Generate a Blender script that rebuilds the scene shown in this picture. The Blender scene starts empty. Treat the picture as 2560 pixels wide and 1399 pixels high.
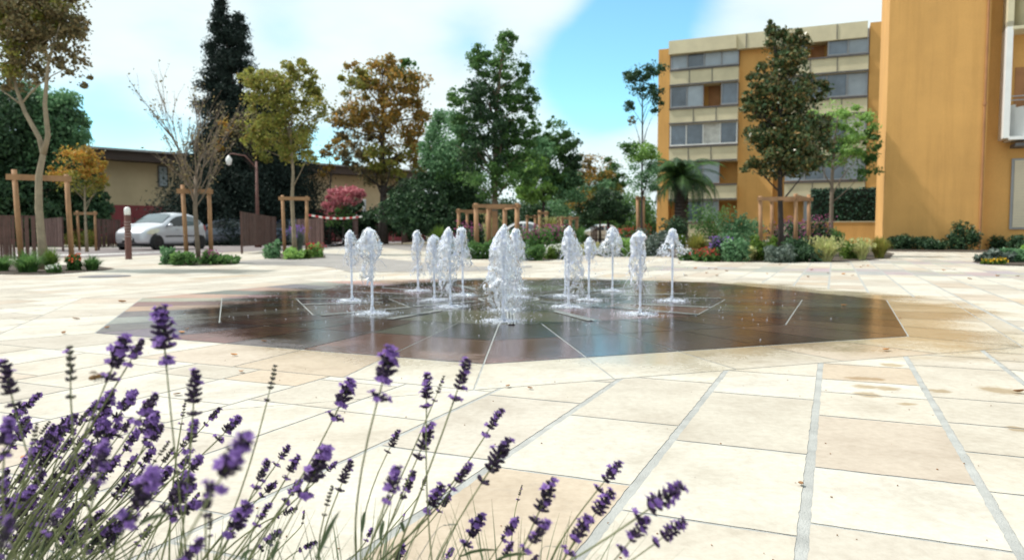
import bpy, math, random
import numpy as np
from mathutils import Vector, Matrix, noise
random.seed(7); RNG = np.random.default_rng(7)
SC = bpy.context.scene; COL = SC.collection
R = math.radians
# ---------------------------------------------------------------- camera
F_PX, PITCH, CAM_H = 1857.5, .06183, .62          # focal length in photo pixels (2560 wide), tilt, eye height in metres
PW, PH = 2560, 1399
cd = bpy.data.cameras.new('camera'); cam = bpy.data.objects.new('camera', cd); COL.objects.link(cam)
cam.location = (0, 0, CAM_H); cam.rotation_euler = (math.pi/2 - PITCH, 0, 0)
cd.sensor_width = 36; cd.lens = 36*F_PX/PW; cd.clip_start = .05; cd.clip_end = 2000
cd.dof.use_dof = True; cd.dof.focus_distance = 2.05; cd.dof.aperture_fstop = 4.5
SC.camera = cam
# ---------------------------------------------------------------- light, sky, exposure
SUN = Vector((-.55, .10, .83)).normalized()
sl = bpy.data.lights.new('sun', 'SUN'); sun = bpy.data.objects.new('sun', sl); COL.objects.link(sun)
sun.rotation_euler = (-SUN).to_track_quat('-Z', 'Y').to_euler(); sl.energy = 2.7; sl.angle = R(2.0); sl.color = (1, .95, .88)
W = bpy.data.worlds.new('World'); SC.world = W; W.use_nodes = True
SC.view_settings.view_transform = 'Standard'; SC.view_settings.look = 'None'
SC.view_settings.exposure = .93; SC.view_settings.gamma = 1
try:
    SC.cycles.max_bounces = 14; SC.cycles.transparent_max_bounces = 16; SC.cycles.transmission_bounces = 12
    SC.cycles.caustics_reflective = False; SC.cycles.caustics_refractive = False; SC.cycles.use_denoising = True
    SC.cycles.sample_clamp_indirect = 6
except Exception: pass
def pxdir(px, py):
    X, Y = (px-PW/2)/F_PX, -(py-PH/2)/F_PX; c, s = math.cos(PITCH), math.sin(PITCH)
    return Vector((X, c+Y*s, -s+Y*c))
def gp(px, py, z=0.):                            # photo pixel -> point on the ground
    d = pxdir(px, py); t = (z-CAM_H)/d.z
    return Vector((d.x*t, d.y*t, z))
def at(px, py, Y):                               # photo pixel -> point at depth Y
    d = pxdir(px, py); t = Y/d.y
    return Vector((d.x*t, Y, CAM_H+d.z*t))
def sky():
    nt = W.node_tree; N = nt.nodes; L = nt.links; N.clear()
    def n(t, **k):
        o = N.new(t)
        for a, b in k.items(): setattr(o, a, b)
        return o
    def m(op, a, b=None, c=None):
        o = n('ShaderNodeMath', operation=op)
        for i, v in enumerate((a, b, c)):
            if v is None: continue
            if isinstance(v, (int, float)): o.inputs[i].default_value = v
            else: L.new(v, o.inputs[i])
        return o.outputs[0]
    tc = n('ShaderNodeTexCoord'); D = tc.outputs['Generated']
    st = n('ShaderNodeTexSky', sky_type='NISHITA'); st.sun_disc = False
    st.sun_elevation = math.asin(SUN.z); st.sun_rotation = math.atan2(SUN.x, SUN.y)
    st.air_density = 1.0; st.dust_density = .2; st.ozone_density = 1.0
    b1 = n('ShaderNodeBackground'); b1.inputs[1].default_value = .115; tn = n('ShaderNodeMix', data_type='RGBA', blend_type='MULTIPLY'); tn.inputs[0].default_value = 1; L.new(st.outputs[0], tn.inputs[6]); tn.inputs[7].default_value = (.70, 1.06, 1.03, 1); L.new(tn.outputs[2], b1.inputs[0])
    sx = n('ShaderNodeSeparateXYZ'); L.new(D, sx.inputs[0])
    zz = m('ADD', m('MAXIMUM', sx.outputs[2], 0.), .22)
    cx = n('ShaderNodeCombineXYZ'); L.new(m('DIVIDE', sx.outputs[0], zz), cx.inputs[0]); L.new(m('DIVIDE', sx.outputs[1], zz), cx.inputs[1])
    no = n('ShaderNodeTexNoise'); no.inputs['Scale'].default_value = 1.5; no.inputs['Detail'].default_value = 7; no.inputs['Roughness'].default_value = .58
    L.new(cx.outputs[0], no.inputs['Vector'])
    n2 = n('ShaderNodeTexNoise'); n2.inputs['Scale'].default_value = 2.6; n2.inputs['Detail'].default_value = 4
    L.new(cx.outputs[0], n2.inputs['Vector'])
    val = m('ADD', m('MULTIPLY', no.outputs[0], .8), .25)
    val = m('ADD', val, m('MULTIPLY', n2.outputs[0], .46))
    # openings of blue between the clouds, each a direction in the sky
    for px, py, r, k in ((1640, 0, .085, 1.0), (1550, 105, .075, 1.1), (1450, 200, .075, 1.1), (1590, 190, .065, 1.0), (1520, 260, .05, .6),
                         (1180, 110, .05, .3), (300, 315, .06, .62), (470, 350, .05, .4), (800, 400, .06, .6), (150, 300, .07, .45), (700, 60, .05, .25), (420, 60, .05, .2)):
        d = pxdir(px, py).normalized()
        vd = n('ShaderNodeVectorMath', operation='DISTANCE'); L.new(D, vd.inputs[0]); vd.inputs[1].default_value = d
        mr = n('ShaderNodeMapRange', interpolation_type='SMOOTHSTEP'); L.new(vd.outputs['Value'], mr.inputs[0])
        mr.inputs[1].default_value = r*1.4; mr.inputs[2].default_value = 0; mr.inputs[3].default_value = 0; mr.inputs[4].default_value = k
        val = m('SUBTRACT', val, mr.outputs[0])
    mr = n('ShaderNodeMapRange', interpolation_type='SMOOTHSTEP'); L.new(val, mr.inputs[0])
    mr.inputs[1].default_value = .08; mr.inputs[2].default_value = .92
    cr = n('ShaderNodeMapRange'); L.new(n2.outputs[0], cr.inputs[0]); cr.inputs[1].default_value = .3; cr.inputs[2].default_value = .7
    cr.inputs[3].default_value = .52; cr.inputs[4].default_value = .60
    b2 = n('ShaderNodeBackground'); b2.inputs[0].default_value = (.86, .985, 1, 1); L.new(cr.outputs[0], b2.inputs[1])
    mx = n('ShaderNodeMixShader'); L.new(mr.outputs[0], mx.inputs[0]); L.new(b1.outputs[0], mx.inputs[1]); L.new(b2.outputs[0], mx.inputs[2])
    out = n('ShaderNodeOutputWorld'); L.new(mx.outputs[0], out.inputs[0])
sky()
# ---------------------------------------------------------------- materials
class NT:
    def __init__(s, name):
        s.mat = bpy.data.materials.new(name); s.mat.use_nodes = True
        s.nt = s.mat.node_tree; s.b = s.nt.nodes['Principled BSDF']; s.out = s.nt.nodes['Material Output']
    def n(s, t, **k):
        o = s.nt.nodes.new(t)
        for a, b in k.items(): setattr(o, a, b)
        return o
    def l(s, a, b): s.nt.links.new(a, b)
    def noise(s, scale, detail=4, rough=.55, vec=None, kind='Object'):
        o = s.n('ShaderNodeTexNoise'); o.inputs['Scale'].default_value = scale; o.inputs['Detail'].default_value = detail; o.inputs['Roughness'].default_value = rough
        if vec is None: vec = s.n('ShaderNodeTexCoord').outputs[kind]
        s.l(vec, o.inputs['Vector']); return o.outputs[0]
    def ramp(s, fac, stops):
        o = s.n('ShaderNodeValToRGB'); e = o.color_ramp.elements
        while len(e) < len(stops): e.new(.5)
        for el, (p, c) in zip(e, stops): el.position = p; el.color = (*c, 1)
        s.l(fac, o.inputs[0]); return o.outputs[0]
    def rng(s, v, a, b, c, d):
        o = s.n('ShaderNodeMapRange'); s.l(v, o.inputs[0])
        for i, x in zip((1, 2, 3, 4), (a, b, c, d)): o.inputs[i].default_value = x
        return o.outputs[0]
    def mix(s, f, a, b, bt='MIX'):
        o = s.n('ShaderNodeMix', data_type='RGBA', blend_type=bt)
        for i, v in zip((0, 6, 7), (f, a, b)):
            if isinstance(v, (int, float)): o.inputs[i].default_value = v
            elif isinstance(v, tuple): o.inputs[i].default_value = (*v, 1)
            else: s.l(v, o.inputs[i])
        return o.outputs[2]
    def math(s, op, a, b):
        o = s.n('ShaderNodeMath', operation=op)
        for i, v in enumerate((a, b)):
            if isinstance(v, (int, float)): o.inputs[i].default_value = v
            else: s.l(v, o.inputs[i])
        return o.outputs[0]
    def bump(s, h, st=.3, d=.01):
        o = s.n('ShaderNodeBump'); o.inputs['Strength'].default_value = st; o.inputs['Distance'].default_value = d
        s.l(h, o.inputs['Height']); s.l(o.outputs[0], s.b.inputs['Normal']); return o.outputs[0]
def mat(name, c, rough=.7, var=.25, scale=6, metal=0, bump=0, bscale=60, spec=.5, kind='Object'):
    t = NT(name); lo = tuple(x*(1-var) for x in c); hi = tuple(min(1, x*(1+var)) for x in c)
    t.l(t.ramp(t.noise(scale, 6, .6, kind=kind), ((.3, lo), (.7, hi))), t.b.inputs['Base Color'])
    t.b.inputs['Roughness'].default_value = rough; t.b.inputs['Metallic'].default_value = metal; t.b.inputs['Specular IOR Level'].default_value = spec
    if bump: t.bump(t.noise(bscale, 4, kind=kind), bump)
    return t.mat
def wallmat(name, c):
    t = NT(name); P = t.n('ShaderNodeTexCoord').outputs['Object']; mp = t.n('ShaderNodeMapping'); mp.inputs['Scale'].default_value = (1.6, 1.6, .10); t.l(P, mp.inputs[0])
    b = t.ramp(t.noise(.5, 5, .6, P), ((.3, tuple(x*.90 for x in c)), (.7, tuple(x*1.08 for x in c))))
    b = t.mix(1., b, t.ramp(t.noise(1.6, 6, .65, mp.outputs[0]), ((.33, (.90, .89, .86)), (.52, (1, 1, 1)))), 'MULTIPLY')
    b = t.mix(1., b, t.ramp(t.noise(22, 4, .7, P), ((.3, (.93, .93, .93)), (.6, (1.03, 1.03, 1.03)))), 'MULTIPLY')
    t.l(b, t.b.inputs['Base Color']); t.b.inputs['Roughness'].default_value = .9; t.bump(t.noise(70, 4, .6, P), .2); return t.mat
def leafmat(name, cols, trans=.48, rough=.55):
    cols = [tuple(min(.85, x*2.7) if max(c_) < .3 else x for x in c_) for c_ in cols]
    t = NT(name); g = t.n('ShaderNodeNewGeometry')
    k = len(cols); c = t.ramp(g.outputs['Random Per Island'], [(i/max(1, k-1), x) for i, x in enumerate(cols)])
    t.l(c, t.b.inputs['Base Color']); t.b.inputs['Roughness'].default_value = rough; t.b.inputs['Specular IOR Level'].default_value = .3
    tr = t.n('ShaderNodeBsdfTranslucent'); t.l(c, tr.inputs[0]); mx = t.n('ShaderNodeMixShader'); mx.inputs[0].default_value = trans
    t.l(t.b.outputs[0], mx.inputs[1]); t.l(tr.outputs[0], mx.inputs[2]); t.l(mx.outputs[0], t.out.inputs[0])
    return t.mat
STAINS = ((2150, 945, 40, 5), (2190, 947, 26, 4), (2165, 966, 36, 6), (2215, 970, 36, 6), (2168, 985, 36, 8), (2265, 1009, 26, 4), (2545, 1072, 30, 8), (2230, 912, 30, 5), (2500, 975, 50, 11), (2350, 977, 30, 5))
def slabmat(name, wet_center, wet_r, wet_soft, dark, grain, rough_dry, stone=True, stains=()):
    """stone slabs: tint per slab from the colour attribute, mottling, pits; wet film where the jets spray"""
    t = NT(name); at_ = t.n('ShaderNodeAttribute', attribute_name='Col'); g = t.n('ShaderNodeNewGeometry'); P = g.outputs['Position']
    base = at_.outputs['Color']
    n1 = t.noise(3.2, 7, .62, P); n2 = t.noise(38, 5, .6, P); n3 = t.noise(150, 3, .7, P)
    base = t.mix(1., base, t.ramp(n1, ((.25, (.74, .70, .66)), (.5, (.96, .945, .93)), (.72, (1.07, 1.07, 1.06)))), 'MULTIPLY')
    mp = t.n('ShaderNodeMapping'); mp.inputs['Rotation'].default_value = (0, 0, R(24)); mp.inputs['Scale'].default_value = (30, 9, 30); t.l(P, mp.inputs[0])
    pits = t.noise(1., 6, .75, mp.outputs[0])
    base = t.mix(t.rng(pits, .56, .74, 0, grain*1.3), base, (.30, .25, .19))
    sc_ = t.noise(7., 8, .72, P); base = t.mix(t.rng(sc_, .56, .72, 0, grain*1.5), base, (.36, .32, .27))
    base = t.mix(t.rng(n3, .35, .7, grain*.8, 0), base, (.36, .31, .26))
    base = t.mix(1., base, t.ramp(n2, ((.3, (.90, .885, .87)), (.62, (1.03, 1.03, 1.03)))), 'MULTIPLY')
    if stains:                                      # splashes drying on the slabs
        tot = None; wn = t.math('MULTIPLY', t.math('SUBTRACT', t.noise(24, 4, .6, P), .5), 1.5)
        for px, py, a_, b_ in stains:
            c, e, f_ = gp(px, py), gp(px+a_, py), gp(px, py+b_); mp2 = t.n('ShaderNodeMapping', vector_type='POINT'); sx, sy = 1/(e-c).length, 1/(f_-c).length
            mp2.inputs['Location'].default_value = (-c.x*sx, -c.y*sy, 0); mp2.inputs['Scale'].default_value = (sx, sy, 0); t.l(P, mp2.inputs[0])
            ln = t.n('ShaderNodeVectorMath', operation='LENGTH'); t.l(mp2.outputs[0], ln.inputs[0]); v = t.rng(t.math('ADD', ln.outputs['Value'], wn), .55, 1.05, 1, 0)
            tot = v if tot is None else t.math('MAXIMUM', tot, v)
        base = t.mix(t.math('MULTIPLY', tot, .8), base, t.mix(1., base, (.62, .50, .34), 'MULTIPLY'))
    if wet_r:
        d = t.n('ShaderNodeVectorMath', operation='DISTANCE'); t.l(P, d.inputs[0]); d.inputs[1].default_value = wet_center
        w0 = t.math('ADD', d.outputs['Value'], t.math('MULTIPLY', t.math('SUBTRACT', t.noise(.9, 5, .6, P), .5), wet_soft*2.2))
        w0 = t.math('ADD', w0, t.math('MULTIPLY', t.math('SUBTRACT', n2, .5), wet_soft*.5))
        wet = t.rng(w0, wet_r-wet_soft*.35, wet_r+wet_soft*.35, 1, 0)
        wcol = t.mix(1., base, dark, 'MULTIPLY')
        base = t.mix(wet, base, wcol)
        puddle = t.rng(t.noise(2.1, 4, .55, P), .40, .62, .025, .15)
        o = t.n('ShaderNodeMix'); t.l(wet, o.inputs[0]); o.inputs[2].default_value = rough_dry; t.l(puddle, o.inputs[3]); t.l(o.outputs[0], t.b.inputs['Roughness'])
        t.l(t.rng(wet, 0, 1, .3, .75), t.b.inputs['Specular IOR Level'])
        rip = t.n('ShaderNodeMapping'); rip.inputs['Scale'].default_value = (14, 34, 14); t.l(P, rip.inputs[0])
        hgt = t.math('ADD', t.math('MULTIPLY', t.noise(1., 3, .55, rip.outputs[0]), .6), t.math('MULTIPLY', n3, .25)); t.bump(hgt, .13, .01)
    else:
        t.b.inputs['Roughness'].default_value = rough_dry; t.bump(t.math('ADD', n2, t.math('MULTIPLY', pits, .6)), .25, .004)
    t.l(base, t.b.inputs['Base Color'])
    return t.mat
# ---------------------------------------------------------------- objects
def link(o, parent=None):
    COL.objects.link(o)
    if parent is not None: o.parent = parent
    return o
def tag(o, label=None, cat=None, group=None, kind=None):
    if label: o['label'] = label
    if cat: o['category'] = cat
    if group: o['group'] = group
    if kind: o['kind'] = kind
    return o
def thing(name, label, cat, loc=(0, 0, 0), rz=0, group=None):
    o = bpy.data.objects.new(name, None); o.empty_display_size = .1; link(o); o.location = loc; o.rotation_euler = (0, 0, rz)
    return tag(o, label, cat, group)
def local(root, v): return Matrix.Rotation(-root.rotation_euler[2], 3, 'Z') @ (Vector(v)-Vector(root.location))
class MB:
    def __init__(s): s.v = []; s.f = []; s.m = []; s.c = []
    def add(s, vs, fs, mi=0, col=None):
        b = len(s.v); s.v += [tuple(x) for x in vs]
        for f in fs: s.f.append([b+i for i in f]); s.m.append(mi); s.c.append(col)
    def box(s, c, d, rz=0, mi=0, M=None):
        vs = [Vector((x*d[0]/2, y*d[1]/2, z*d[2]/2)) for x in (-1, 1) for y in (-1, 1) for z in (-1, 1)]
        Q = M if M is not None else Matrix.Rotation(rz, 3, 'Z')
        s.add([Q @ v + Vector(c) for v in vs], [(0, 1, 3, 2), (4, 6, 7, 5), (0, 4, 5, 1), (2, 3, 7, 6), (0, 2, 6, 4), (1, 5, 7, 3)], mi); return s
    def bar(s, a, b, w, d, mi=0):
        a, b = Vector(a), Vector(b); z = (b-a); M = z.to_track_quat('Z', 'Y').to_matrix()
        return s.box((a+b)/2, (w, d, z.length), M=M, mi=mi)
    def tube(s, pts, rad, n=8, mi=0, cap=True):
        pts = [Vector(p) for p in pts]; k = len(pts); rad = rad if hasattr(rad, '__len__') else [rad]*k; vs = []; u = None
        for i, p in enumerate(pts):
            t = (pts[min(i+1, k-1)]-pts[max(i-1, 0)]).normalized()
            if u is None: u = t.orthogonal().normalized()
            u = (u - t*u.dot(t)); u = u.normalized() if u.length > 1e-6 else t.orthogonal().normalized(); w = t.cross(u)
            for j in range(n): a = 2*math.pi*j/n; vs.append(p+(u*math.cos(a)+w*math.sin(a))*rad[i])
        fs = [(i*n+j, i*n+(j+1) % n, (i+1)*n+(j+1) % n, (i+1)*n+j) for i in range(k-1) for j in range(n)]
        if cap: fs += [tuple(range(n))[::-1], tuple((k-1)*n+j for j in range(n))]
        s.add(vs, fs, mi); return s
    def lathe(s, prof, n=16, c=(0, 0, 0), mi=0, M=None):
        vs = [Vector((r*math.cos(2*math.pi*j/n), r*math.sin(2*math.pi*j/n), z)) for r, z in prof for j in range(n)]
        if M is not None: vs = [M @ v for v in vs]
        vs = [v+Vector(c) for v in vs]; k = len(prof)
        fs = [(i*n+j, i*n+(j+1) % n, (i+1)*n+(j+1) % n, (i+1)*n+j) for i in range(k-1) for j in range(n)]
        fs += [tuple(range(n))[::-1], tuple((k-1)*n+j for j in range(n))]
        s.add(vs, fs, mi); return s
    def blob(s, c, r, sq=1, mi=0, n=6, ax=None):
        prof = [(r*math.sin(math.pi*i/n)+1e-5, -r*sq*math.cos(math.pi*i/n)) for i in range(n+1)]
        M = Vector(ax).to_track_quat('Z', 'Y').to_matrix() if ax is not None else None
        return s.lathe(prof, max(5, n), c, mi, M)
    def build(s, name, mats, parent=None, smooth=False, bevel=0):
        me = bpy.data.meshes.new(name); me.from_pydata(s.v, [], s.f); mats = mats if isinstance(mats, (list, tuple)) else [mats]
        for x in mats: me.materials.append(x)
        if len(mats) > 1: me.polygons.foreach_set('material_index', s.m)
        if any(c is not None for c in s.c):
            ca = me.color_attributes.new('Col', 'FLOAT_COLOR', 'CORNER'); arr = []
            for f, c in zip(s.f, s.c): arr += [*(c or (1, 1, 1)), 1.]*len(f)
            ca.data.foreach_set('color', arr)
        if smooth: me.polygons.foreach_set('use_smooth', [True]*len(s.f))
        me.update(); o = bpy.data.objects.new(name, me); link(o, parent)
        if bevel: b = o.modifiers.new('bevel', 'BEVEL'); b.width = bevel; b.segments = 2; b.limit_method = 'ANGLE'
        return o
def quads(name, Q, mats, parent=None, mi=None):
    """Q: (N,4,3) array of separate four-cornered leaves -> one mesh"""
    Q = np.asarray(Q, np.float32); n = len(Q); me = bpy.data.meshes.new(name)
    me.vertices.add(n*4); me.vertices.foreach_set('co', Q.reshape(-1)); me.loops.add(n*4); me.loops.foreach_set('vertex_index', np.arange(n*4, dtype=np.int32))
    me.polygons.add(n); me.polygons.foreach_set('loop_start', np.arange(0, n*4, 4, dtype=np.int32))
    for x in (mats if isinstance(mats, (list, tuple)) else [mats]): me.materials.append(x)
    if mi is not None: me.polygons.foreach_set('material_index', np.asarray(mi, np.int32))
    me.update(calc_edges=True); return link(bpy.data.objects.new(name, me), parent)
def unit(a): return a/np.maximum(1e-9, np.linalg.norm(a, axis=-1, keepdims=True))
def leafq(C, size, asp=.55, up=0., rng=RNG):
    C = np.asarray(C); n = len(C); size = np.broadcast_to(size, (n,))[:, None]
    u = unit(rng.normal(size=(n, 3))+np.array([0, 0, up])); v = unit(np.cross(u, rng.normal(size=(n, 3)))); w = np.cross(u, v)
    a = C-u*size*.5; b = C+v*size*asp*.5+w*size*.06; c = C+u*size*.5; d = C-v*size*asp*.5+w*size*.06
    return np.stack([a, b, c, d], 1)
def blades(base, n, h, spread, w, droop=.6, rng=RNG, seg=4, r0=.05):
    """arching grass blades from a tuft"""
    out = []
    for i in range(n):
        a = rng.uniform(0, 2*math.pi); L = h*rng.uniform(.65, 1.15); sp = spread*rng.uniform(.15, 1.0); d = np.array([math.cos(a), math.sin(a), 0]); s_ = np.array([-d[1], d[0], 0])
        b = np.array(base)+d*r0*rng.uniform(0, 1)
        ts = np.linspace(0, 1, seg+1); P = [b+d*sp*(t**1.4)+np.array([0, 0, L*(t-droop*.5*t**2.6*(sp/spread+.2))]) for t in ts]
        ww = [w*(1-.92*t) for t in ts]
        for k in range(seg): out.append([P[k]-s_*ww[k], P[k]+s_*ww[k], P[k+1]+s_*ww[k+1], P[k+1]-s_*ww[k+1]])
    return np.array(out)
# ================================================================ SETTING: ground, paving, fountain floor, road
TH, R8, CX, CY = -.02943, 3.552, -.031, 7.065      # octagon: turn, corner radius, centre
HEAD = R(23.4); EQ = Vector((math.sin(HEAD), math.cos(HEAD))); EP = Vector((math.cos(HEAD), -math.sin(HEAD)))
def octp(r, a): a = R(a)+TH; return Vector((CX+r*math.sin(a), CY-r*math.cos(a)))
def clip(poly, p, n, keep):                          # half plane
    out = []; d = [(q-p).dot(n)*keep for q in poly]
    for i, q in enumerate(poly):
        j = (i+1) % len(poly)
        if d[i] >= 0: out.append(q)
        if (d[i] >= 0) != (d[j] >= 0): out.append(q+(poly[j]-q)*(d[i]/(d[i]-d[j])))
    return out
def area(p): return .5*sum(p[i].x*p[(i+1) % len(p)].y-p[(i+1) % len(p)].x*p[i].y for i in range(len(p)))
def inset(poly, g):
    if area(poly) < 0: poly = poly[::-1]
    out = list(poly); k = len(poly)
    for i in range(k):
        a, b = poly[i], poly[(i+1) % k]; e = b-a
        if e.length < 1e-5: continue
        n = Vector((-e.y, e.x)).normalized(); out = clip(out, a+n*g, n, 1)
        if len(out) < 3: return []
    return out
def ragged(poly, step, amp):
    out = []
    for i in range(len(poly)):
        a, b = poly[i], poly[(i+1) % len(poly)]; e = b-a; L = e.length
        if L < 1e-4: continue
        n = Vector((-e.y, e.x))/L; k = max(1, int(L/step))
        for j in range(k):
            p = a+e*(j/k); w = noise.noise(Vector((p.x*31, p.y*31, 1.7)))+.6*noise.noise(Vector((p.x*90, p.y*90, 4.2)))
            out.append(p+n*(amp*w))
    return out
M_soilbase = mat('dry_ground', (.20, .17, .11), .95, .4, .6, bump=.3, bscale=20, kind='Object')
M_mortar = mat('mortar', (.36, .365, .35), .9, .2, 9, bump=.6, bscale=220)
M_slab = slabmat('limestone_slab', (CX+.45, CY-.1, 0), 3.5, .9, (.89, .81, .67), .28, .62, True, STAINS)
M_band = mat('grey_paving', (.27, .25, .235), .55, .22, 3, bump=.2, bscale=40)
M_floor = slabmat('fountain_stone', (CX+.75, CY-.25, 0), 3.5, 1.0, (.27, .235, .225), .30, .6)
M_joint = mat('pale_joint', (.34, .36, .35), .4, .2, 20)
M_slot = mat('drain_slot', (.012, .012, .012), .3, .2, 20)
M_steel = mat('steel', (.55, .56, .57), .25, .1, 20, metal=1)
def sheet(name, pts, z, m, step=None, amp=0):
    b = MB(); p = [Vector(q[:2]) for q in pts]
    if step: p = ragged(p, step, amp)
    if area(p) < 0: p = p[::-1]
    b.add([(q.x, q.y, z) for q in p], [tuple(range(len(p)))]); return tag(b.build(name, m), kind='structure')
sheet('ground', [(-900, -60), (900, -60), (900, 1400), (-900, 1400)], -.016, M_soilbase)
sheet('mortar_bed', [(-30, -6), (34, -6), (34, 40), (-30, 40)], -.0014, M_mortar)
OUT = [octp(4.14, 45*i) for i in range(8)]; OC = Vector((CX, CY))
rs = random.Random(3)
TINTS = [((.55, .53, .465), 5), ((.50, .47, .405), 4), ((.475, .415, .345), 2.0), ((.46, .43, .375), 3.5), ((.47, .395, .305), .6), ((.57, .55, .49), 3)]
def tint(r): 
    c = r.choices([t[0] for t in TINTS], [t[1] for t in TINTS])[0]; k = r.uniform(.94, 1.05); return tuple(x*k for x in c)
pv = MB()
for k in range(-46, 52):
    p0 = -.828+.392*k; q = -3+rs.uniform(0, .6); wide = k >= -1
    while q < 33:
        L = rs.choice((.28, .36, .42, .5, .62, .75, .9)); a, b = q, q+L
        if 6 < q: L *= 1.3; b = q+L
        q = b
        gq = (.008, .011)[wide]; gw = (.005, .0125)[wide]
        P = [EP*(p0+gw)+EQ*(a+gq*.5), EP*(p0+.392-gw)+EQ*(a+gq*.5), EP*(p0+.392-gw)+EQ*(b-gq*.5), EP*(p0+gw)+EQ*(b-gq*.5)]
        c = (P[0]+P[2])/2
        if c.y < .4 or abs(c.x) > 2.5+c.y*.95: continue
        gray = (12.1 < a < 13.9 or 17 < a < 19.2) and p0 > -3.2
        col = tint(rs) if not gray else tuple(x*rs.uniform(.9, 1.1) for x in (.36, .345, .33))
        pieces = []
        if (c-OC).length > 4.9: pieces = [P]
        else:
            rem = P
            for i in range(8):
                e = OUT[(i+1) % 8]-OUT[i]; n = Vector((e.y, -e.x)).normalized()
                if (OUT[i]-OC).dot(n) < 0: n = -n
                o = clip(rem, OUT[i]+n*.004, n, 1)
                if len(o) >= 3: pieces.append(o)
                rem = clip(rem, OUT[i], n, -1)
                if len(rem) < 3: break
        for o in pieces:
            if abs(area(o)) < .0008: continue
            if area(o) < 0: o = o[::-1]
            if c.y < 4.4: o = ragged(o, .022, .0028 if wide else .0016)
            pv.add([(v.x, v.y, 0) for v in o], [tuple(range(len(o)))], 0, col)
for oc in range(8):                                   # the pale octagonal border
    for i in range(5):
        a0, a1 = i/5, (i+1)/5; A, B = octp(R8, 45*oc), octp(R8, 45*oc+45); C, D = octp(4.14, 45*oc), octp(4.14, 45*oc+45)
        o = inset([A.lerp(B, a0), A.lerp(B, a1), C.lerp(D, a1), C.lerp(D, a0)], .0045)
        if len(o) > 2: pv.add([(v.x, v.y, 0) for v in ragged(o, .03, .0014)], [], 0, None); pv.f.append(list(range(len(pv.v)-len(ragged(o, .03, .0014)), len(pv.v)))); pv.m.append(0); pv.c.append(tint(rs))
tag(pv.build('plaza_paving', M_slab), kind='structure')
# dark octagon of the fountain
fl = MB(); FC = dict(A=(.17, .105, .095), B=(.25, .28, .25), C=(.35, .235, .185), D=(.125, .125, .14), E=(.34, .225, .20))
def fpoly(pts, col, g=.004, lift=1.):
    o = inset(pts, g)
    if len(o) > 2: fl.add([(v.x, v.y, .0018) for v in o], [tuple(range(len(o)))], 0, tuple(x*lift*rs.uniform(.85, 1.15) for x in FC[col]))
sets = {0: ('CDAAE', 'DAADA'), 7: ('DADCC', 'ADABD')}
for oc in range(8):
    for (r0, r1, nn, idx) in ((2.77, R8, 5, 0), (2.05, 2.77, 5, 1)):
        if oc in (1, 6): nn = 6
        A, B, C, D = octp(r0, 45*oc), octp(r0, 45*oc+45), octp(r1, 45*oc), octp(r1, 45*oc+45)
        for i in range(nn):
            a0, a1 = i/nn, (i+1)/nn
            if oc in sets: c = sets[oc][idx][i]
            elif oc == 6: c = 'BACDBD'[i] if idx == 0 else 'DADABA'[i]
            elif oc == 1: c = 'EADABB'[i] if idx == 0 else 'ADBBAB'[i]
            else: c = rs.choice('ABCDE')
            fpoly([A.lerp(B, a0), A.lerp(B, a1), C.lerp(D, a1), C.lerp(D, a0)], c, .004)
    for (r0, r1, nn, cs) in ((1.15, 2.05, 2, 'BEDB'), (.30, 1.15, 2, 'DBAD')):
        tw = 9
        A, B, C, D = octp(r0, 45*oc-tw), octp(r0, 45*oc+45-tw), octp(r1, 45*oc), octp(r1, 45*oc+45)
        if r0 > .5: A, B = octp(r0, 45*oc), octp(r0, 45*oc+45)
        for i in range(nn): fpoly([A.lerp(B, i/nn), A.lerp(B, (i+1)/nn), C.lerp(D, (i+1)/nn), C.lerp(D, i/nn)], cs[(i+oc) % 4], .006, 1.6)
fpoly([octp(.28, 45*i) for i in range(8)], 'D', .004, 1.5)
tag(fl.build('fountain_floor', M_floor), kind='structure')
sheet('fountain_joint_bed', [octp(R8+.004, 45*i) for i in range(8)], .0, M_joint)
dr = MB(); dl = MB()
for oc in range(8):
    for (ra, rb, off) in ((1.2, 2.03, 2.5), (1.2, 2.03, 20), (.42, 1.12, 1)):
        a, b = octp(ra, 45*oc+off), octp(rb*(1 if off < 5 else .94), 45*oc+off); e = (b-a).normalized(); n = Vector((-e.y, e.x))
        for s in (-.011, .011) if off < 5 else (0,):
            P = [a+n*(s-.006), b+n*(s-.006), b+n*(s+.006), a+n*(s+.006)]; dr.add([(v.x, v.y, .010) for v in P], [(0, 1, 2, 3)])
        P = [a-n*.028, b-n*.028, b+n*.028, a+n*.028]; dl.add([(v.x, v.y, .0075) for v in P], [(0, 1, 2, 3)])
tag(dl.build('drain_border', M_joint), kind='structure'); tag(dr.build('drain_channels', M_slot), kind='structure')
# grey bands of the plaza on the left, road, verge
sheet('grey_paving_band', [gp(*p) for p in ((560, 655), (700, 646), (808, 632), (899, 640), (1033, 654), (1180, 667), (1330, 664), (1330, 668), (1215, 677), (1040, 679), (874, 680), (827, 668), (760, 664), (640, 662))], .004, M_band, .3, .01)
sheet('grey_paving_band', [gp(*p) for p in ((780, 620), (850, 611), (1150, 611), (1230, 622), (1180, 632), (1029, 627), (960, 619), (811, 619.5))], .004, M_band, .5, .02)
M_road = mat('asphalt', (.19, .165, .165), .85, .2, 2, bump=.4, bscale=60)
sheet('road', [gp(-700, 646), gp(200, 645), gp(600, 629), gp(830, 617.5), gp(1000, 607), gp(1100, 601), gp(1050, 598.5), gp(760, 606), gp(440, 616), gp(200, 621), gp(-700, 622)], .004, M_road)
M_line = mat('road_paint', (.7, .7, .68), .7, .15, 8)
sheet('road_marking', [gp(-300, 640), gp(230, 636.5), gp(420, 629), gp(420, 630.2), gp(230, 638.2), gp(-300, 642)], .008, M_line)
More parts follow.
